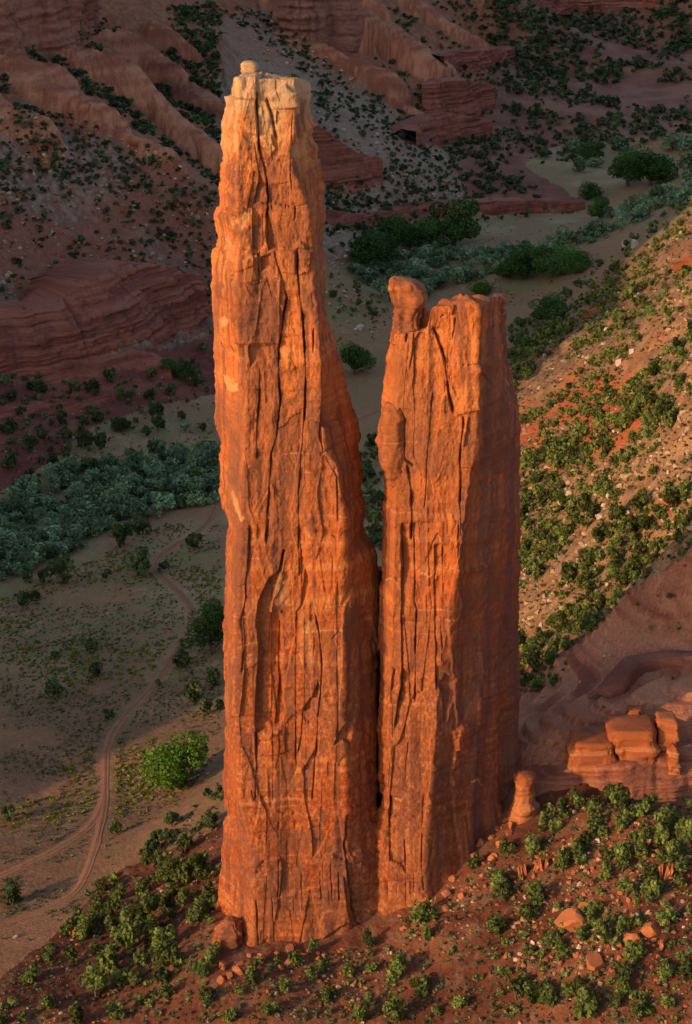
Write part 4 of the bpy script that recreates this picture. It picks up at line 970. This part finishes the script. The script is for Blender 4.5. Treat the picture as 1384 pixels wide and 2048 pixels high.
class Mass:
    """merged leaf clumps for what cannot be counted"""
    def __init__(self): self.V, self.C = [], []
    def add(self, xs, ys, zs, wd, ht, n, seed, leaf=0.26, lobes=3):
        r = np.random.default_rng(seed); xs = np.asarray(xs, float); N = len(xs)
        if N == 0: return
        ang = r.uniform(0, 6.283, (N, lobes)); rad = 0.31 * np.sqrt(r.random((N, lobes)))
        C = np.stack([rad * np.cos(ang), rad * np.sin(ang), 0.08 + 0.92 * (0.18 + 0.62 * r.random((N, lobes)) * (1 - 0.9 * rad))], -1)
        cr = r.uniform(0.14, 0.27, (N, lobes)); ct = r.uniform(0.6, 1.35, (N, lobes))
        idx = r.integers(0, lobes, (N, n)); ii = np.arange(N)[:, None]
        d = r.normal(size=(N, n, 3)); d /= np.linalg.norm(d, axis=-1, keepdims=True)
        p = C[ii, idx] + d * (cr[ii, idx] * (0.55 + 0.45 * r.random((N, n))))[..., None]
        p[..., 2] = np.maximum(p[..., 2], 0.03)
        t = (ct[ii, idx] * r.uniform(0.75, 1.25, (N, n)) * r.uniform(0.65, 1.35, (N, 1))).ravel()
        nr = (d + r.normal(size=d.shape) * 0.6).reshape(-1, 3); nr /= np.linalg.norm(nr, axis=1, keepdims=True)
        q = leaf_quads(p.reshape(-1, 3), nr, np.full(N * n, leaf), r).reshape(N, -1, 3)
        S = np.stack([np.asarray(wd), np.asarray(wd), np.asarray(ht)], -1).reshape(N, 1, 3); O = np.stack([xs, np.asarray(ys), np.asarray(zs)], -1).reshape(N, 1, 3)
        self.V.append((q * S + O).reshape(-1, 3)); self.C.append(tint_cols(t, r))
    def done(self, name, mat, label):
        if not self.V: return
        Vv = np.concatenate(self.V)
        link(name, mesh_from(name, Vv, np.arange(len(Vv)).reshape(-1, 4), mat, np.concatenate(self.C), smooth=False), kind='stuff', label=label)
def scatter(poly, n, seed, sep=0.0, dens=None):
    """plants picked evenly over the ground seen inside a photo outline; returns x, y, z, px, py"""
    r = np.random.default_rng(seed); P = np.array(poly, float)
    out = []
    x0, y0 = P.min(0); x1, y1 = P.max(0)
    N = n * 6
    px = r.uniform(x0, x1, N); py = r.uniform(y0, y1, N)
    k = in_poly(px, py, P) & ~hidden_by_spire(px, py); px, py = px[k], py[k]
    x, y, z = on_ground(px, py)
    # equal chance per square metre of slope rather than per pixel would crowd the distance: use a half-way weight
    wgt = y ** 1.0; wgt = wgt / wgt.max() if len(wgt) else wgt
    if dens is not None: wgt = wgt * dens(x, y, z, px, py)
    k = r.random(len(px)) < wgt; x, y, z, px, py = x[k], y[k], z[k], px[k], py[k]
    if sep > 0:
        keep = []; cell = {}
        for i in range(len(x)):
            c = (int(x[i] // sep), int(y[i] // sep))
            ok = all((x[i] - x[j]) ** 2 + (y[i] - y[j]) ** 2 > sep * sep for a in (-1, 0, 1) for b in (-1, 0, 1) for j in cell.get((c[0] + a, c[1] + b), ()))
            if ok: cell.setdefault(c, []).append(i); keep.append(i)
            if len(keep) >= n: break
        k = np.array(keep, int)
    else: k = np.arange(min(n, len(x)))
    return x[k], y[k], z[k], px[k], py[k]

# --- cottonwoods: (photo x, photo y of the foot, crown width in pixels, height / width, label)
CW = [(357,1580,150,0.86,'big bright green cottonwood standing alone beside the dirt road'),
      (422,1304,96,1.1,'dark green cottonwood leaning out from behind the tall tower'),
      (708,748,84,0.9,'round cottonwood on the shaded floor between the two towers'),
      (962,592,58,0.62,'low yellow-green cottonwood just above the short tower'),
      (1096,640,88,0.62,'broad dark cottonwood on bare ground by the foot of the sunlit hillside'),
      (790,505,70,0.85,None),(838,498,66,0.85,None),(908,490,96,0.85,None),(868,500,60,0.8,None),(745,538,84,0.72,None),(760,520,60,0.8,None),
      (1052,556,82,0.72,None),(1104,552,76,0.75,None),(1150,548,60,0.7,None),(1020,556,54,0.7,None),
      (1200,438,62,0.8,'cottonwood with a bare trunk at the bend of the olive thicket'),(1176,398,60,0.6,'flat dark cottonwood under the low red ledge'),
      (1256,372,74,0.8,None),(1300,372,84,0.8,None),(1180,322,62,0.75,'dark cottonwood among grey olives on the far flat'),
      (365,758,62,0.62,'rounded dark tree at the foot of the layered left cliff'),(330,745,44,0.7,'small dark tree tucked under the layered left cliff')]
CWL = 'dense dark cottonwood in the grove along the shaded wash'
for i, (px, py, wd, hr, lb) in enumerate(CW):
    x, y, z = [float(v[0]) for v in on_ground(px, py)]
    m = wd * (1.0 if lb else 1.25) / wpx(x, y, z)
    COT.put(x, y, z - 0.2, m, m * hr, lb or CWL, None if lb else 'cottonwood grove along the wash', 0 if i in (0, 3) else 1 + i % 4)
# --- olive thickets
OL_L = [(-20,1130),(-20,1010),(60,975),(120,945),(150,930),(230,935),(300,918),(360,905),(450,905),(450,1000),(380,1018),(300,1045),(230,1070),(130,1115),(30,1160),(-20,1170)]
OL_R = [(700,540),(760,512),(900,508),(1010,508),(1120,490),(1180,462),(1230,430),(1300,400),(1420,350),(1420,395),(1300,440),(1200,485),(1130,500),(1000,545),(960,560),(850,600),(780,605),(740,580)]
omass = Mass(); orest = []
allo = []
for poly, n, sep, sd, sz in ((OL_L, 260, 3.6, 21, (2.8, 10.5)), (OL_R, 380, 5.0, 22, (5.5, 12.0))):
    x, y, z, px, py = scatter(poly, n, sd, sep)
    for k in range(len(x)):
        allo.append((x[k], y[k], z[k], random.uniform(*sz), sd))
for px, py, wd in ((1190,335,40),(1345,300,50),(1375,300,50),(1240,300,46),(1330,335,40),(1160,345,34),(1380,345,60),(1150,305,40),(370,862,26)):
    x, y, z = [float(v[0]) for v in on_ground(px, py)]; allo.append((x, y, z, wd / wpx(x, y, z), 23))
allo.sort(key=lambda a: -a[3] * wpx(a[0], a[1], a[2]))
OLAB = {21: ('grey-green olive tree in the thicket left of the tall tower', 'olive thicket left of the tall tower'), 22: ('grey-green olive tree in the thicket winding along the far wash', 'olive thicket along the far wash'),
        23: ('grey-green olive tree on the open far flat', 'olives on the far flat')}
for k, (x, y, z, s_, sd) in enumerate(allo):
    h_ = s_ * random.uniform(0.6, 1.05)
    if k < 300:
        ad = 'tall broad ' if s_ > 8 else 'low small ' if s_ < 6 else ''
        OLI.put(x, y, z - 0.2, s_, h_, ad + OLAB[sd][0], ad + OLAB[sd][1])
    else: orest.append((x, y, z, s_, h_))
O_ = np.array(orest).T; omass.add(*O_, 130, 901, 0.14, 8)
omass.done('olive_thicket', M_OLI, 'rest of the grey-green olive thicket along the wash')
# --- junipers seen one by one: photo x, y of the foot, width px
JL = [(840,1850,52),(735,1893,40),(800,1955,62),(700,1955,44),(660,2000,36),(628,1905,32),(590,1930,40),(738,2005,26),(872,2030,30),(920,2020,42),(948,1735,36),(1015,1712,44),(1062,1712,40),(1000,1775,52),(992,1872,46),(1072,1815,62),(1125,1740,50),(1150,1725,50),(1188,1640,38),(1250,1640,52),(1330,1660,62),(1245,1725,50),(1330,1850,56),(1370,1955,50),(1165,2035,72),(1092,2010,62),(1275,2035,50),(1205,1880,50),(1250,1985,60),
      (345,1655,42),(362,1338,46),(110,1396,54),(182,1308,38),(46,1218,36),(70,1200,26),(388,1410,52),(428,1372,50),(440,1418,28),(56,1164,26),(122,1168,70),(86,1166,34),(274,1152,78),(240,1095,56),(388,1100,44),(285,1068,40),
      (192,1995,72),(215,1950,60),(262,1895,86),(330,1900,60),(300,1850,66),(240,1800,44),(352,1765,60),(400,1750,60),(422,1662,40),(300,1712,36),(150,1862,52),(22,1805,52),(62,1965,50),(150,2046,50),(232,2040,48),(332,1998,40),(412,2008,40),(462,2046,40),(350,1930,50),(392,1850,50),(420,1800,44),(140,1925,40),(100,1905,30),
      (315,862,36),(292,872,28),(362,840,24),(168,898,46),(405,864,22),(232,862,34),(262,928,34),(105,935,30),(25,865,40),(60,905,44),(200,900,40),(130,885,34),(300,805,30),(340,790,26),(395,775,40),(240,800,28),(20,935,44),(1232,1050,40),(1258,1648,34),(540,2030,44),(500,1965,40),(480,1990,30),(570,1985,36),(790,2046,60),(850,1880,36),(1330,1960,46),(1120,1900,36),(1210,1760,40),(1290,1700,36),(1170,1690,40),(1110,1665,36),(1155,1615,34),(1125,1628,40),(1300,1620,46),(1220,1605,40),(1370,1680,50)]
allj = []
for px, py, wd in JL:
    x, y, z = [float(v[0]) for v in on_ground(px, py)]; wd = wd * 0.92
    if px == 1232: allj.append((x, y, z, wd / wpx(x, y, z), 1.6, 1)); continue
    allj.append((x, y, z, wd / wpx(x, y, z), random.uniform(0.85, 1.2), 1))
def clump(fr, seed, lo=-0.2, hi=0.5):
    return lambda x, y, z, px, py: sstep(lo, hi, fbm(x * fr, y * fr, seed, 3))
def add_j(poly, n, seed, sep, lo, hi, dens=None):
    x, y, z, px, py = scatter(poly, n, seed, sep, dens)
    for k in range(len(x)):
        allj.append((x[k], y[k], z[k], lo * 0.85 + (hi * 1.25 - lo * 0.85) * random.random() ** 1.7, random.uniform(0.75, 1.15), 0))
V_RIGHT = [(1015,700),(1100,650),(1230,545),(1390,425),(1390,1090),(1260,1180),(1180,1270),(1100,1320),(1020,1345)]
V_TALUS = [(440,1560),(400,1600),(340,1660),(200,1780),(100,1890),(0,1970),(0,2048),(1384,2048),(1384,1610),(1180,1590),(1090,1610),(1040,1680),(930,1760),(850,1810),(700,1870),(520,1920),(430,1950)]
add_j(V_RIGHT, 1600, 31, 1.5, 1.3, 4.5, clump(0.035, 4.0, -0.4, 0.3))
add_j([(440,1560),(340,1660),(200,1780),(150,1850),(180,2000),(430,1960),(440,1700)], 120, 32, 2.0, 1.6, 4.6)
add_j(V_TALUS, 240, 33, 2.6, 1.6, 4.2, clump(0.05, 8.0))
add_j([(1090,1610),(1180,1585),(1384,1600),(1384,2048),(1000,2048),(960,1780)], 110, 34, 2.0, 1.4, 4.6)
add_j([(1030,1320),(1110,1320),(1110,1380),(1030,1390)], 30, 35, 2.0, 2.0, 3.6)
add_j([(1120,1150),(1384,1100),(1384,1400),(1040,1450)], 16, 36, 4, 1.5, 3.5)
add_j([(0,740),(200,760),(340,750),(440,640),(440,780),(330,830),(120,950),(0,1000)], 120, 37, 3.2, 2.5, 6.0)
add_j([(0,1240),(440,1040),(440,1500),(200,1800),(0,1900)], 12, 38, 10, 2.0, 4.5)
add_j([(650,640),(770,640),(770,560),(700,540),(650,560)], 40, 39, 3, 2.0, 4.5)
add_j([(720,900),(765,880),(765,1130),(725,1060)], 40, 40, 2.5, 3.0, 6.0)
add_j([(1010,660),(1140,620),(1200,580),(1060,760),(1015,800)], 50, 41, 3.5, 3.5, 6.5)
add_j([(1030,700),(1384,425),(1384,395),(1240,500),(1100,600),(1020,650)], 130, 42, 2.5, 2.0, 5.5)
add_j(OL_L, 34, 43, 7.0, 4.0, 7.5)
JLAB = {1: ('dark green juniper on the red earth slope around the spire', 'junipers on the red slope'), 2: ('small juniper on the flat slickrock bench', 'junipers on the bench'), 3: ('green juniper on the sunlit boulder-strewn hillside', 'junipers on the sunlit hillside'),
        4: ('dark juniper on the shaded rubble slope', 'junipers on the shaded rubble slope'), 5: ('dark juniper on the shaded rubble slope', 'junipers on the shaded rubble slope'), 6: ('dark juniper among the shaded slickrock domes', 'junipers among the domes'),
        7: ('dark juniper on the far red benches', 'junipers on the far benches'), 8: ('dark juniper on the low red ledges beyond the olive thicket', 'junipers on the red ledges'), 0: ('dark juniper on the flat valley floor', 'junipers on the valley floor')}
allj.sort(key=lambda a: -(a[5] * 1000 + a[3] * wpx(a[0], a[1], a[2])))
jm, pm = Mass(), Mass(); jrest, prest = [], []
for k, (x, y, z, s_, hr, _f) in enumerate(allj):
    zn = int(ground_zone(x, y)[0][0])
    if k < 380:
        lb, g_ = JLAB[zn]
        if zn == 1:
            qx, qy = project(x, y, z)
            wh = 'the wooded slope left of the tall tower' if qx < 445 else ('the boulder knoll below the bench' if qx > 985 and qy > 1590 else 'the bare red earth below the spire')
            lb, g_ = 'green juniper on ' + wh, 'junipers on ' + wh
        ad = ('large ' if s_ > 5.2 else 'small ' if s_ < 3.2 else 'medium-sized ') + ('upright ' if hr > 1.02 else 'rounded ')
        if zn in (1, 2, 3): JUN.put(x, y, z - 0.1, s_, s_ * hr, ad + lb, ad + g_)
        else: JUN_SHADE.put(x, y, z - 0.1, s_, s_ * hr, ad + lb.replace('juniper', 'pinon tree'), ad + g_.replace('junipers', 'shade-toned junipers'))  # 'pinon tree' here means a juniper with shade put into its foliage colour
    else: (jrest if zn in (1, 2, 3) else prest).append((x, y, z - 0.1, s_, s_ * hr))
jm.add(*np.array(jrest).T, 90, 3001, 0.15, 6)
pm.add(*np.array(prest).T, 90, 3002, 0.15, 6); pm.done('shade_toned_juniper_scrub', M_JUN_SHADE, 'remaining smaller shade-toned junipers on the shaded ground')
jm.done('juniper_scrub', M_JUN, 'remaining smaller junipers dotted over the slopes')
# --- far scrub, too many to count
fm = Mass()
def far_scrub(poly, n, seed, lo, hi, q, dens=None, sep=0.0):
    x, y, z, px, py = scatter(poly, n, seed, sep, dens)
    r = np.random.default_rng(seed + 5); s_ = r.uniform(lo, hi, len(x)) * r.choice([0.7, 1.0, 1.3], len(x))
    fm.add(x, y, z - 0.2, s_, s_ * r.uniform(0.6, 0.95, len(x)), q, seed + 9, 0.24, 4)
far_scrub([(0,200),(130,230),(215,258),(330,308),(440,400),(440,640),(330,560),(200,620),(0,640)], 800, 51, 1.6, 4.2, 26, clump(0.02, 3.0, -0.8, 0.4))
far_scrub([(440,20),(560,20),(640,120),(760,200),(880,300),(960,420),(800,450),(700,540),(650,520),(640,300),(620,160)], 1000, 52, 1.8, 4.6, 24, clump(0.02, 5.0, -0.9, 0.3))
far_scrub([(0,60),(440,0),(440,400),(330,300),(0,200)], 900, 53, 2.0, 6.0, 26, lambda x, y, z, px, py: (ground_zone(x, y)[1] < 1.5) * sstep(-0.4, 0.3, fbm(x * 0.02, y * 0.02, 2.0, 3)))
far_scrub([(740,20),(1000,0),(1000,240),(900,300),(760,200)], 260, 54, 3, 7, 24, lambda x, y, z, px, py: (ground_zone(x, y)[1] < 0.6) * 1.0)
far_scrub([(990,0),(1384,0),(1384,240),(1000,260)], 1000, 55, 4.0, 9.0, 26, clump(0.02, 6.0, -0.5, 0.5))
far_scrub([(960,260),(1384,240),(1384,300),(1150,310),(1100,420),(960,420),(880,300)], 420, 56, 3.0, 7.0, 26, clump(0.012, 7.0, -0.6, 0.3))
far_scrub([(660,400),(960,420),(1170,400),(1170,425),(900,450),(700,470)], 150, 57, 2.5, 5.5, 26)
fm.done('distant_scrub', M_SCR, 'dark scrub dotting the shaded far slopes')
# --- low brush on the valley floor and slopes
V_FLOOR = [(0,1200),(130,1150),(300,1060),(440,1010),(440,1500),(340,1640),(190,1780),(80,1890),(0,1940)]
def off_road(x, y, z, px, py): return (road_dist(x, y) > 3.0) * 1.0
bm1, bm2 = Mass(), Mass()
def brush(kind, mass, poly, n, seed, lo, hi, indiv, label, group, dens=None):
    x, y, z, px, py = scatter(poly, n, seed, 0.0, (lambda *a: off_road(*a) * (dens(*a) if dens else 1.0)))
    r = np.random.default_rng(seed); s_ = r.uniform(lo, hi, len(x)); o = np.argsort(-s_ * wpx(x, y, z))
    for q in o[:indiv]: kind.put(x[q], y[q], z[q] - 0.03, s_[q], s_[q] * 0.65, label, group)
    o = o[indiv:]; mass.add(x[o], y[o], z[o], s_[o], s_[o] * 0.6, 12, seed + 1, 0.3, 3)
brush(RAB, bm1, V_FLOOR, 1700, 61, 0.5, 1.7, 260, 'yellow-green rabbitbrush clump on the valley floor by the dirt road', 'rabbitbrush on the valley floor', clump(0.03, 9.0, -0.1, 0.4))
brush(SAGE, bm2, V_FLOOR, 5000, 62, 0.4, 1.2, 100, 'small grey sagebrush on the valley floor by the dirt road', 'sagebrush on the valley floor', clump(0.05, 12.0, -0.6, 0.3))
brush(SAGE, bm2, V_TALUS, 2600, 63, 0.5, 1.8, 100, 'small grey sagebrush on the red earth slope', 'sagebrush on the red slope')
brush(SAGE, bm2, V_RIGHT, 2600, 64, 0.6, 1.9, 100, 'grey bush between boulders on the sunlit hillside', 'bushes on the sunlit hillside')
brush(SAGE, bm2, [(600,560),(770,700),(770,860),(1000,620),(1250,540),(1180,440),(950,430),(1000,520)], 260, 65, 0.8, 2.0, 0, '', '')
brush(SAGE, bm2, [(0,760),(440,640),(440,900),(100,950),(0,1000)], 500, 66, 0.6, 1.6, 0, '', '')
bm1.done('low_rabbitbrush', M_RAB, 'scattered small yellow-green brush on the valley floor'); bm2.done('low_sagebrush', M_SAGE, 'scattered small grey brush on the ground')
# bushes on the summits
for px, py, yy, wd, K in ((590,158,596,22,SAGE),(575,158,598,16,RAB),(540,160,594,12,SAGE),(938,606,592,16,RAB),(890,612,590,12,RAB)):
    x, z = at_y(px, py, yy); m = wd / 8.6
    K.put(float(x), yy, float(z) - 0.3, m, m * 0.7, 'tiny bush growing on the flat summit of the %s tower' % ('tall' if px < 700 else 'short'), 'bushes on the %s summit' % ('tall' if px < 700 else 'short'))
# --- dead wood
def snag(px, py, ht, seed, label, lean=0.2):
    x, y, z = [float(v[0]) for v in on_ground(px, py)]
    me = trunk_mesh('dead_wood', seed, ht, 0.12, 8, ht * 0.4, M_DEAD)
    link('dead_tree', me, label=label, cat='dead tree', loc=(x, y, z)).rotation_euler = (lean, lean * 0.5, 0)
snag(375,842,4.5,801,'bare grey dead tree on the red flat left of the tall tower'); snag(120,1212,4.0,802,'bare grey snag on the valley floor beside two round junipers'); snag(215,1240,4.5,803,'bare grey snag in the middle of the grassy valley floor')
snag(392,1762,4.0,804,'bleached dead juniper on the wooded slope left of the tall tower',0.5); snag(1052,1548,2.6,805,'bleached dead branches lying beside the small orange hoodoo',1.3); snag(1378,1420,7.0,806,'fallen bleached trunk lying in the bench alcove',1.35)

# --- boulders
def boulder_mesh(name, seed, sub, col, flat=0.7):
    import bmesh
    b = bmesh.new(); bmesh.ops.create_icosphere(b, subdivisions=sub, radius=0.5)
    r = np.random.default_rng(seed); Vv = np.array([v.co[:] for v in b.verts]); Fv = np.array([[v.index for v in f.verts] for f in b.faces]); b.free()
    for _ in range(13):                                      # cut flat facets
        n = r.normal(size=3); n /= np.linalg.norm(n); h = r.uniform(0.2, 0.38); d = Vv @ n
        Vv = Vv - np.clip(d - h, 0, 1)[:, None] * n
    Vv = Vv * (1, r.uniform(0.6, 0.95), flat) + fbm(Vv[:, 0] * 4, Vv[:, 1] * 4, Vv[:, 2] * 4 + seed, 2)[:, None] * 0.02
    n = fbm(Vv[:, 0] * 3, Vv[:, 1] * 3, Vv[:, 2] * 5, 3)[:, None] * 0.15 + 1
    return mesh_from(name, Vv, Fv, M_ROCK, np.array(col) * n, smooth=False)
TAN, REDC, PALE = (0.40, 0.235, 0.125), (0.32, 0.098, 0.036), (0.46, 0.34, 0.23)
BM = {'tan': [boulder_mesh('tan_boulder', 30 + i, 3, TAN) for i in range(4)], 'red': [boulder_mesh('red_boulder', 40 + i, 3, REDC) for i in range(4)], 'pale': [boulder_mesh('pale_boulder', 50 + i, 3, PALE) for i in range(3)]}
def put_boulder(x, y, z, s_, c, label, group=None, sc=(1, 1, 1), tilt=0.25):
    o = link('boulder', random.choice(BM[c]), label=label, cat='boulder', group=group, loc=(x, y, z + s_ * 0.12))
    o.scale = (s_ * sc[0], s_ * sc[1], s_ * sc[2]); o.rotation_euler = (random.uniform(-tilt, tilt), random.uniform(-tilt, tilt), random.uniform(0, 6.28)); return o
for px, py, wd, c, sc, lb in [(1135,1855,66,'red',(1,.9,.95),'largest smooth round boulder on the knoll below the bench'),(1182,1822,40,'red',(1,.9,1.1),'boulder leaning behind the largest round boulder on the knoll'),(1302,1862,50,'red',(1,1,.8),'angular red boulder with a pale edge on the knoll'),(1262,1880,38,'red',(1,.8,1),'upright red boulder between junipers on the knoll'),
    (1188,1935,52,'red',(1,1,.9),'split red boulder low on the knoll'),(1012,1915,16,'red',(.7,.7,1.8),'thin upright red stone among pale rubble'),(152,1866,26,'red',(1,.8,1.3),'leaning red slab beside the gully track'),(178,1858,26,'red',(1.2,.8,.8),'flat red slab next to the leaning slab by the gully track'),
    (1190,632,42,'red',(1.2,.8,.8),'large orange boulder on the upper sunlit hillside'),(1268,495,30,'pale',(1,1,1.3),'tall pale boulder at the top edge of the sunlit hillside'),(1250,492,18,'pale',(1,1,1.2),'smaller pale boulder beside the tall pale one'),(1378,530,50,'red',(1.4,1,1),'big orange outcrop boulder at the top of the sunlit hillside'),
    (1238,728,20,'pale',(1,1,1.1),'pale round boulder on the sunlit hillside'),(1218,665,22,'pale',(1,1,.7),'pale flat boulder below the large orange one'),(1265,705,18,'pale',(1,1,1),'grey boulder among bushes on the sunlit hillside'),(720,660,18,'pale',(1,1,1.2),'white boulder beside a juniper between the towers'),
    (1218,878,14,'pale',(1,1,.6),'pale slab on bare red ground of the hillside'),(1256,956,26,'tan',(1,1,.9),'tan boulder beside a tall conifer on the hillside'),(1240,978,22,'tan',(1,1,.9),'second tan boulder beside the tall conifer'),(1356,1046,22,'tan',(1,1,1),'tan boulder at the lower edge of the sunlit hillside'),(1118,1228,16,'tan',(1,1,1.1),'orange boulder at the shadow edge of the hillside'),
    (215,1228,8,'pale',(1,1,.6),'tiny pale stone on the valley floor'),(30,1876,11,'pale',(1.2,.8,.7),'white stone on the dark ground at the foot of the slope')]:
    x, y, z = [float(v[0]) for v in on_ground(px, py)]
    put_boulder(x, y, z, 1.4 * wd / wpx(x, y, z), c, lb, None, sc)
# leaning slabs standing on edge on the knoll
def slab_mesh(seed):
    import bmesh
    r = np.random.default_rng(seed); b = bmesh.new(); bmesh.ops.create_cube(b, size=1.0); bmesh.ops.subdivide_edges(b, edges=b.edges[:], cuts=2, use_grid_fill=True)
    Vv = np.array([v.co[:] for v in b.verts]); Fv = np.array([[v.index for v in f_.verts] for f_ in b.faces]); b.free()
    Vv = Vv * (1 + 0.25 * r.normal(size=(len(Vv), 1)) * 0.5) + r.normal(size=Vv.shape) * 0.05; Vv[:, 0] += Vv[:, 2] * r.uniform(-0.4, 0.4); Vv[:, 2] += (Vv[:, 2] > 0.3) * Vv[:, 1] * r.uniform(-0.7, 0.7)
    return mesh_from('red_slab', Vv, Fv, M_ROCK, np.array(REDC) * (1 + 0.2 * r.normal(size=(len(Vv), 1))), smooth=False)
SLABS = [slab_mesh(i) for i in range(4)]
for px, py, wd, hh in ((1320,1755,7,30),(1332,1757,7,32),(1341,1755,6,34),(1072,1742,8,22),(1082,1738,8,24),(1092,1735,7,22),(1040,1752,8,24),(1050,1748,7,22),(1284,1705,7,22),(1292,1700,7,24),(1322,1900,7,26)):
    x, y, z = [float(v[0]) for v in on_ground(px, py)]; k = 1 / wpx(x, y, z)
    o = link('rock_slab', random.choice(SLABS), label='thin red slab standing on edge on the knoll', cat='rock slab', group='slabs on edge', loc=(x, y, z + hh * k * 0.35)); o.scale = (wd * k * 0.8, hh * k * 0.5, hh * k * 0.95); o.rotation_euler = (0.1, random.uniform(-0.1, 0.3), random.uniform(-0.3, 0.3))
allb = []
def rubble(poly, n, seed, lo, hi, mixc, dens=None):
    x, y, z, px, py = scatter(poly, n, seed, 0.0, dens); r = np.random.default_rng(seed)
    s_ = lo + (hi - lo) * r.random(len(x)) ** 3
    for k in range(len(x)): allb.append((x[k], y[k], z[k], s_[k], r.choice(['tan', 'red', 'pale'], p=mixc)))
rubble(V_RIGHT, 1500, 71, 0.5, 3.4, (0.65, 0.15, 0.2), clump(0.03, 21.0, -0.6, 0.3))
rubble(V_TALUS, 1800, 72, 0.25, 1.7, (0.35, 0.6, 0.05), clump(0.04, 22.0, -0.3, 0.4))
rubble([(430,1930),(520,1900),(700,1850),(850,1790),(930,1735),(1040,1560),(1070,1600),(960,1770),(860,1840),(700,1900),(520,1955),(430,1985)], 420, 79, 0.45, 4.4, (0.0, 1.0, 0.0))
rubble([(980,1750),(1100,1680),(1384,1640),(1384,1980),(1050,2000)], 900, 73, 0.35, 2.4, (0.3, 0.62, 0.08))
rubble([(0,200),(130,230),(330,308),(440,400),(440,640),(330,560),(200,620),(0,640)], 900, 74, 0.8, 4.5, (0.5, 0.35, 0.15))
rubble([(440,60),(560,40),(760,200),(880,300),(940,400),(700,540),(650,520),(640,300)], 1100, 75, 0.9, 4.2, (0.5, 0.1, 0.4))
rubble([(650,500),(700,540),(780,660),(650,680)], 260, 76, 0.5, 2.6, (0.4, 0.1, 0.5))
rubble([(0,760),(200,780),(440,660),(440,760),(250,850),(60,960),(0,1000)], 320, 77, 0.5, 2.4, (0.2, 0.7, 0.1))
rubble([(1040,1330),(1384,1100),(1384,1300),(1060,1420)], 60, 78, 0.4, 1.8, (0.4, 0.5, 0.1))
allb.sort(key=lambda a: -a[3] * wpx(a[0], a[1], a[2]))
BZ = {1: ('loose stone on the red earth slope around the spire', 'stones on the red slope'), 2: ('loose stone on the flat slickrock bench', 'stones on the bench'), 3: ('angular boulder in the rubble of the sunlit hillside', 'boulders on the sunlit hillside'), 0: ('loose stone on the shaded flat at the slope foot', 'stones on the flat'),
      8: ('fallen red block on the low ledges beyond the olive thicket', 'blocks on the red ledges'), 7: ('boulder on the far red benches', 'boulders on the far benches')}
def ico(seed):
    import bmesh
    b = bmesh.new(); bmesh.ops.create_icosphere(b, subdivisions=1, radius=0.5); v = np.array([q.co[:] for q in b.verts]); f = np.array([[q.index for q in g.verts] for g in b.faces]); b.free(); return v, f
iv, jf = ico(0); RV, RF, RC = [], [], []; off = 0; r_ = np.random.default_rng(99)
nb = 0
for k, (x, y, z, s_, c) in enumerate(allb):
    if k < 270:
        zn = int(ground_zone(x, y)[0][0]); lb, g_ = BZ.get(zn, ('boulder lying on the shaded rubble slope', 'boulders on the shaded slopes'))
        put_boulder(x, y, z, s_, c, {'tan': 'tan ', 'red': 'red ', 'pale': 'pale '}[c] + lb, c + ' ' + g_); continue
    a = r_.uniform(0, 6.28); ca, sa = math.cos(a), math.sin(a)
    v = iv * r_.uniform(0.7, 1.15, (len(iv), 1)) * (s_, s_ * r_.uniform(0.6, 1), s_ * r_.uniform(0.45, 0.8))
    v = np.stack([v[:, 0] * ca - v[:, 1] * sa, v[:, 0] * sa + v[:, 1] * ca, v[:, 2]], -1) + (x, y, z + 0.1 * s_)
    RV.append(v); RF.append(jf + off); off += len(v); RC.append(np.repeat((np.array({'tan': TAN, 'red': REDC, 'pale': PALE}[c]) * r_.uniform(0.7, 1.15))[None], len(v), 0))
link('rubble', mesh_from('rubble', np.concatenate(RV), np.concatenate(RF), M_ROCK, np.concatenate(RC), smooth=False), kind='stuff', label='small stones and rubble strewn over the slopes')
# fire ring of stones on the bench
x, y, z = [float(v[0]) for v in on_ground(1176, 1464)]
ring = bpy.data.objects.new('stone_ring', None); COL.objects.link(ring); ring.location = (x, y, z); ring['label'] = 'small ring of stones on the bench above the orange blocks'; ring['category'] = 'stone ring'
for k in range(9):
    o = link('stone', BM['red'][k % 4], ring); a = 6.283 * k / 9; o.location = (math.cos(a) * 0.8, math.sin(a) * 0.8, 0.15); o.scale = (0.5, 0.4, 0.5); o.rotation_euler = (0, 0, a)
